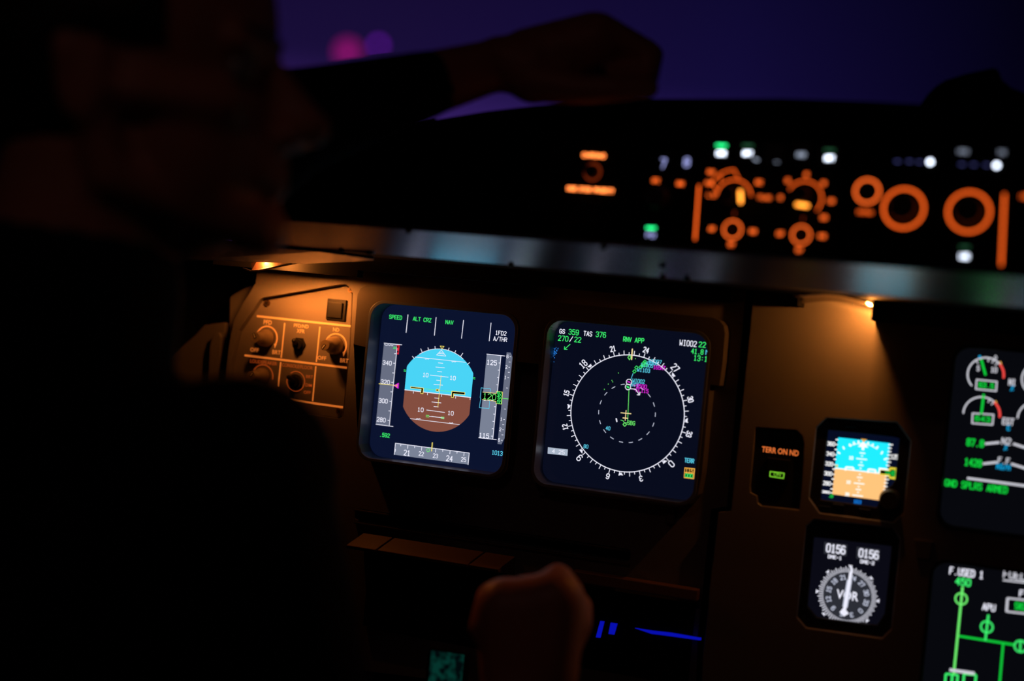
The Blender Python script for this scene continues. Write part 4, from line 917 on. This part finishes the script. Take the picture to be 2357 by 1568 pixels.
# ================================================================== folding table, tablet, blue reflections under the panel
ft = thing('folding_table', 'brown edged folding table stowed under the displays, behind the hand', 'table', at(1200, 1330, .0))
def strip(mb, pts, Y0, Y1, mat):
    mb.add([at(*pts[0], Y1), at(*pts[1], Y1), at(*pts[2], Y0), at(*pts[3], Y0)], [(0, 1, 2, 3)], mat)
YT = BASE-.002
za = at(880, 1265, YT).z; ztop = at(880, 1234, YT).z
for nm, xl_, xr_ in (('table_leaf', (836, 1230), (903, 1242)), ('table_leaf', (907, 1243), (1114, 1272)), ('table_leaf', (1118, 1273), (1186, 1282))):
    a = at(*xl_, YT); b = at(*xr_, YT); m = MB()
    m.add([(a.x, YT, ztop), (b.x, YT, ztop), (b.x-.0105, YT-.014, za+.001), (a.x-.0105, YT-.014, za+.001), (a.x, YT+.001, za-.004), (b.x, YT+.001, za-.004), (b.x-.0105, YT-.013, za-.002), (a.x-.0105, YT-.013, za-.002)], [(0, 1, 2, 3), (3, 2, 6, 7), (4, 5, 6, 7), (0, 3, 7, 4), (1, 2, 6, 5)], 'table_paint')
    m.build(nm, ft, bevel=.0005)
a = at(1325, 1312, YT); b = at(1614, 1352, YT); z1 = (a.z+b.z)/2
m = MB(); m.box((a.x, YT-.012, z1-.010), (b.x, YT, z1), 'table_paint'); m.build('table_rail', ft, bevel=.001)
m = MB(); z1 = at(1300, 1470, YT).z; m.box((at(850, 1330, YT).x, YT-.004, z1-.02), (at(1600, 1400, YT).x, YT+.001, za-.004), 'soft_black'); m.build('table_cover', ft)
sb = thing('blue_reflections', 'blue reflections drawn as glowing strips low under the displays, right of the hand', 'reflection', at(1500, 1465, 0))  # blue LED reflections, drawn as small glowing plates
m = MB(); m.plate(poly([(1382, 1430), (1391, 1431), (1382, 1468), (1372, 1467)], YT-.006), YT-.007, YT-.005, 'reflection_glow'); m.build('reflection_mark', sb)
m = MB(); m.plate(poly([(1406, 1434), (1421, 1436), (1414, 1461), (1401, 1459)], YT-.006), YT-.007, YT-.005, 'reflection_glow'); m.build('reflection_mark', sb)
m = MB(); m.plate(poly([(1462, 1446), (1500, 1452), (1545, 1457), (1614, 1469), (1613, 1474), (1540, 1464), (1500, 1459)], YT-.006), YT-.007, YT-.005, 'reflection_glow'); m.build('reflection_streak', sb)
tb = thing('tablet', 'faint teal lit screen low at the bottom edge, left of the hand', 'tablet', at(1030, 1640, -.10))
m = MB(); m.plate(poly([(985, 1490), (1075, 1504), (1062, 1660), (970, 1645)], -.10), -.10, -.09, 'soft_black'); m.build('case', tb, bevel=.002)
s = Sheet(-.1004); s.fill([(992, 1496), (1069, 1508), (1060, 1600), (984, 1590)], 'teal_map', 1)
s.build('map_image', tb)

# ================================================================== the captain
HD = .88
def hp(x, y, z):                                    # head frame in millimetres: x to the face, y across, z up
    return dp(300, 160, HD)+RT*x/1000+fw*y/1000+UP*z/1000
AX = (RT, fw, UP)
def bake(mb, name, voxel, parent=None, smooth=4):
    o = mb.build(name, None); r = o.modifiers.new('r', 'REMESH'); r.mode = 'VOXEL'; r.voxel_size = voxel
    sm = o.modifiers.new('s', 'SMOOTH'); sm.iterations = smooth; sm.factor = .5
    bpy.context.view_layer.update(); dg = bpy.context.evaluated_depsgraph_get(); me = bpy.data.meshes.new_from_object(o.evaluated_get(dg))
    loc = o.location.copy(); mats = list(o.data.materials); bpy.data.objects.remove(o)
    me.materials.clear()
    for x in mats: me.materials.append(x)
    for p in me.polygons: p.use_smooth = True; p.material_index = 0
    if parent: me.transform(Matrix.Translation(loc-worldpos(parent))); loc = Vector((0, 0, 0))
    n = bpy.data.objects.new(name, me); COL.objects.link(n); n.location = loc
    if parent: n.parent = parent
    return n
SK = 'skin'
b = MB()
b.ball(hp(-5, 0, 28), (97, 76, 95) if False else (.097, .076, .095), SK, 28, 18, AX); b.ball(hp(38, 0, -38), (.052, .058, .078), SK, 24, 16, AX)
b.ball(hp(68, 0, -52), (.027, .032, .034), SK, 20, 12, AX)
b.caps(hp(82, 0, 6), hp(110, 0, -32), .0085, .0105, SK); b.ball(hp(112, 0, -36), .0125, SK)
for sg in (-1, 1):
    b.ball(hp(101, 11*sg, -42), .0088, SK); b.caps(hp(83, 8*sg, 11), hp(74, 42*sg, 10), .010, .010, SK); b.caps(hp(66, 46*sg, -28), hp(20, 64*sg, -24), .014, .012, SK)
    b.caps(hp(78, 9*sg, -98), hp(2, 54*sg, -72), .015, .014, SK); b.caps(hp(2, 54*sg, -72), hp(-6, 66*sg, -20), .014, .012, SK)
    b.ball(hp(-8, 76*sg, -14), (.017, .007, .032), SK, 16, 10, AX); b.ball(hp(-14, 79*sg, -2), (.010, .008, .018), SK, 12, 8, AX)
    b.caps(hp(93, 2*sg, -62), hp(84, 20*sg, -65), .0062, .005, SK); b.caps(hp(92, 2*sg, -73), hp(83, 18*sg, -71), .0065, .005, SK)
b.ball(hp(82, 0, -99), .0165, SK); b.ball(hp(40, 0, -85), (.04, .035, .022), SK, 16, 10, AX)
b.caps(hp(-20, 0, -60), hp(-45, 0, -165), .057, .062, SK)
# torso and arms under the clothes
sR = dp(538, 1096, .88); sL = sR+Vector((-.37, .02, .0)); ch = (sR+sL)/2+Vector((0, -.02, -.12)); nk = hp(-45, 0, -165)
pel = (sR+sL)/2+Vector((0, -.06, -.46))
b.caps(nk, ch, .062, .12, SK); b.caps(ch+Vector((.07, 0, .02)), pel+Vector((.05, 0, 0)), .115, .12, SK); b.caps(ch+Vector((-.07, 0, .02)), pel+Vector((-.05, 0, 0)), .115, .12, SK)
b.caps(sR, ch+Vector((.06, 0, .06)), .056, .09, SK); b.caps(sL, ch+Vector((-.06, 0, .06)), .056, .09, SK)
eR = dp(800, 2250, .90); wR = dp(1180, 1680, 1.05)
eL = dp(590, 305, 1.00); wL = dp(1150, 147, 1.07)
b.caps(sR, eR, .052, .042, SK); b.caps(eR, wR, .042, .028, SK); b.caps(sL, eL, .050, .042, SK); b.caps(eL, wL, .036, .0195, SK)
kn = pel+Vector((.09, .42, .02)); kn2 = pel+Vector((-.10, .42, .02))
b.caps(pel+Vector((.07, 0, -.02)), kn, .085, .060, SK); b.caps(pel+Vector((-.07, 0, -.02)), kn2, .085, .060, SK)
ft1 = Vector((kn.x, kn.y+.05, .09)); ft2 = Vector((kn2.x, kn2.y+.05, .09))
b.caps(kn, ft1, .058, .04, SK); b.caps(kn2, ft2, .058, .04, SK); b.caps(ft1, ft1+Vector((0, .14, -.045)), .045, .032, SK); b.caps(ft2, ft2+Vector((0, .14, -.045)), .045, .032, SK)
# left hand, a loose fist resting on the glareshield
D = 1.07
def hL(px, py, dd=0): return dp(px, py, D+dd)
b.caps(wL, hL(1215, 148), .0215, .024, SK); b.caps(hL(1225, 138, .005), hL(1370, 92, .0), .026, .022, SK); b.caps(hL(1225, 150, .03), hL(1375, 100, .05), .026, .021, SK); b.caps(hL(1230, 170, .0), hL(1350, 150, .02), .023, .022, SK)
for i in range(4):
    dd = -.006+.020*i; sh = (0, -4, 0, 10)[i]; r = (.0098, .0098, .0093, .0085)[i]
    k0 = hL(1385, 68+sh, dd); k1 = hL(1497, 128+sh*.6, dd); k2 = hL(1488, 178+sh*.4, dd-.004); k3 = hL(1420, 182, dd-.002)
    b.caps(hL(1300, 110+sh, dd*.8), k0, .012, r*1.2, SK); b.caps(k0, k1, r*1.22, r*1.08, SK); b.caps(k1, k2, r*1.06, r, SK); b.caps(k2, k3, r, r*.9, SK)
b.caps(hL(1225, 185, -.012), hL(1330, 207, -.024), .0165, .0118, SK); b.caps(hL(1330, 207, -.024), hL(1420, 206, -.030), .0118, .0102, SK); b.caps(hL(1420, 206, -.030), hL(1492, 202, -.028), .0102, .0088, SK)
# right hand, half closed over the table edge
D2 = 1.06
def hR(px, py, dd=0): return dp(px, py, D2+dd)
b.caps(wR, hR(1205, 1560), .028, .030, SK); b.caps(hR(1185, 1540), hR(1165, 1400), .028, .0235, SK); b.caps(hR(1245, 1540), hR(1275, 1385), .030, .0245, SK); b.caps(hR(1215, 1550), hR(1220, 1400), .031, .025, SK); b.caps(hR(1260, 1500, .01), hR(1305, 1430, .01), .024, .02, SK)
for i, (kx, ky) in enumerate(((1284, 1332), (1222, 1376), (1170, 1368), (1126, 1372))):
    r = (.0108, .0102, .0098, .009)[i]
    b.caps(hR(kx-8, ky+70, .004), hR(kx, ky, .006), .014, r*1.12, SK); b.caps(hR(kx, ky, .006), hR(kx+2, ky+14, .046), r*1.1, r, SK); b.caps(hR(kx+2, ky+14, .046), hR(kx, ky+68, .052), r, r*.95, SK); b.caps(hR(kx, ky+68, .052), hR(kx-2, ky+84, .030), r*.95, r*.85, SK)
b.caps(hR(1280, 1500, .0), hR(1320, 1462, .004), .020, .0105, SK); b.caps(hR(1320, 1462, .004), hR(1336, 1397, .010), .0100, .0098, SK); b.caps(hR(1336, 1397, .010), hR(1296, 1356, .034), .0098, .009, SK)
cap_ = bake(b, 'person', .0042, None, 3)
tag(cap_, 'person in dark uniform in right-facing profile with one fist resting on the glareshield', 'person')
# clothes and hair
c_ = MB(); U_ = 'uniform'
c_.caps(hp(-36, 0, -135), ch, .068, .128, U_); c_.caps(ch+Vector((.07, 0, .02)), pel+Vector((.05, 0, 0)), .124, .128, U_); c_.caps(ch+Vector((-.07, 0, .02)), pel+Vector((-.05, 0, 0)), .124, .128, U_)
c_.caps(sR, ch+Vector((.06, 0, .06)), .064, .098, U_); c_.caps(sL, ch+Vector((-.06, 0, .06)), .064, .098, U_)
c_.caps(sR, eR, .060, .050, U_); c_.caps(eR, eR+(wR-eR)*.6, .050, .036, U_); c_.caps(sL, eL, .058, .050, U_); c_.caps(eL, eL+(wL-eL)*.72, .044, .0245, U_)
bake(c_, 'shirt', .006, cap_, 4)
c_ = MB(); c_.caps(pel+Vector((.07, 0, -.02)), kn, .093, .068, U_); c_.caps(pel+Vector((-.07, 0, -.02)), kn2, .093, .068, U_); c_.caps(kn, ft1, .066, .054, U_); c_.caps(kn2, ft2, .066, .054, U_); c_.caps(pel+Vector((-.06, 0, 0)), pel+Vector((.06, 0, 0)), .132, .132, U_)
bake(c_, 'trousers', .008, cap_, 3)
hb = MB(); hb.ball(hp(-9, 0, 32), (.099, .080, .098), 'hair', 40, 26, AX)
keep = []; o0 = hp(0, 0, 0)
def loc3(v): d = (v-o0)*1000; return d.dot(RT), d.dot(fw), d.dot(UP)
fs = []; ms = []
for f, k_ in zip(hb.f, hb.m):
    g_ = sum((hb.v[i] for i in f), Vector((0, 0, 0)))/len(f); x, y, z = loc3(g_)
    if (x > 30 and z < 62+abs(y)*.1) or (x > -2 and z < 8) or z < -48: continue
    fs.append(f); ms.append(k_)
hb.f = fs; hb.m = ms; o = hb.build('hair', cap_, smooth=True); so = o.modifiers.new('t', 'SOLIDIFY'); so.thickness = .008; so.offset = 1
for sg in (-1, 1):
    m = MB(); m.ball(hp(72, 31*sg, -6), .0122, 'eye_white', 16, 10); e_ = m.build('eye', cap_, smooth=True)
    m = MB(); m.ball(hp(79, 31*sg, -6), (.0056, .0056, .0056), 'hair', 12, 8); m.build('iris', e_, smooth=True)
    m = MB(); m.caps(hp(90, 12*sg, 17), hp(80, 44*sg, 17), .0035, .0022, 'hair'); m.build('eyebrow', cap_, smooth=True)
# his seat
se = thing('pilot_seat', 'dark pilot seat behind the seated person at lower left', 'seat', (pel.x, pel.y-.05, 0))
zs = pel.z-.135
m = MB(); m.box((pel.x-.25, pel.y-.16, zs-.10), (pel.x+.25, pel.y+.34, zs), 'soft_black'); m.build('seat', se, bevel=.03, seg=4)
m = MB(); m.box((pel.x-.24, pel.y-.30, zs-.04), (pel.x+.24, pel.y-.17, zs+.46), 'soft_black'); m.build('backrest', se, bevel=.04, seg=4)
m = MB(); m.box((pel.x-.12, pel.y-.10, 0), (pel.x+.12, pel.y+.20, zs-.09), 'soft_black'); m.build('pedestal', se, bevel=.01)
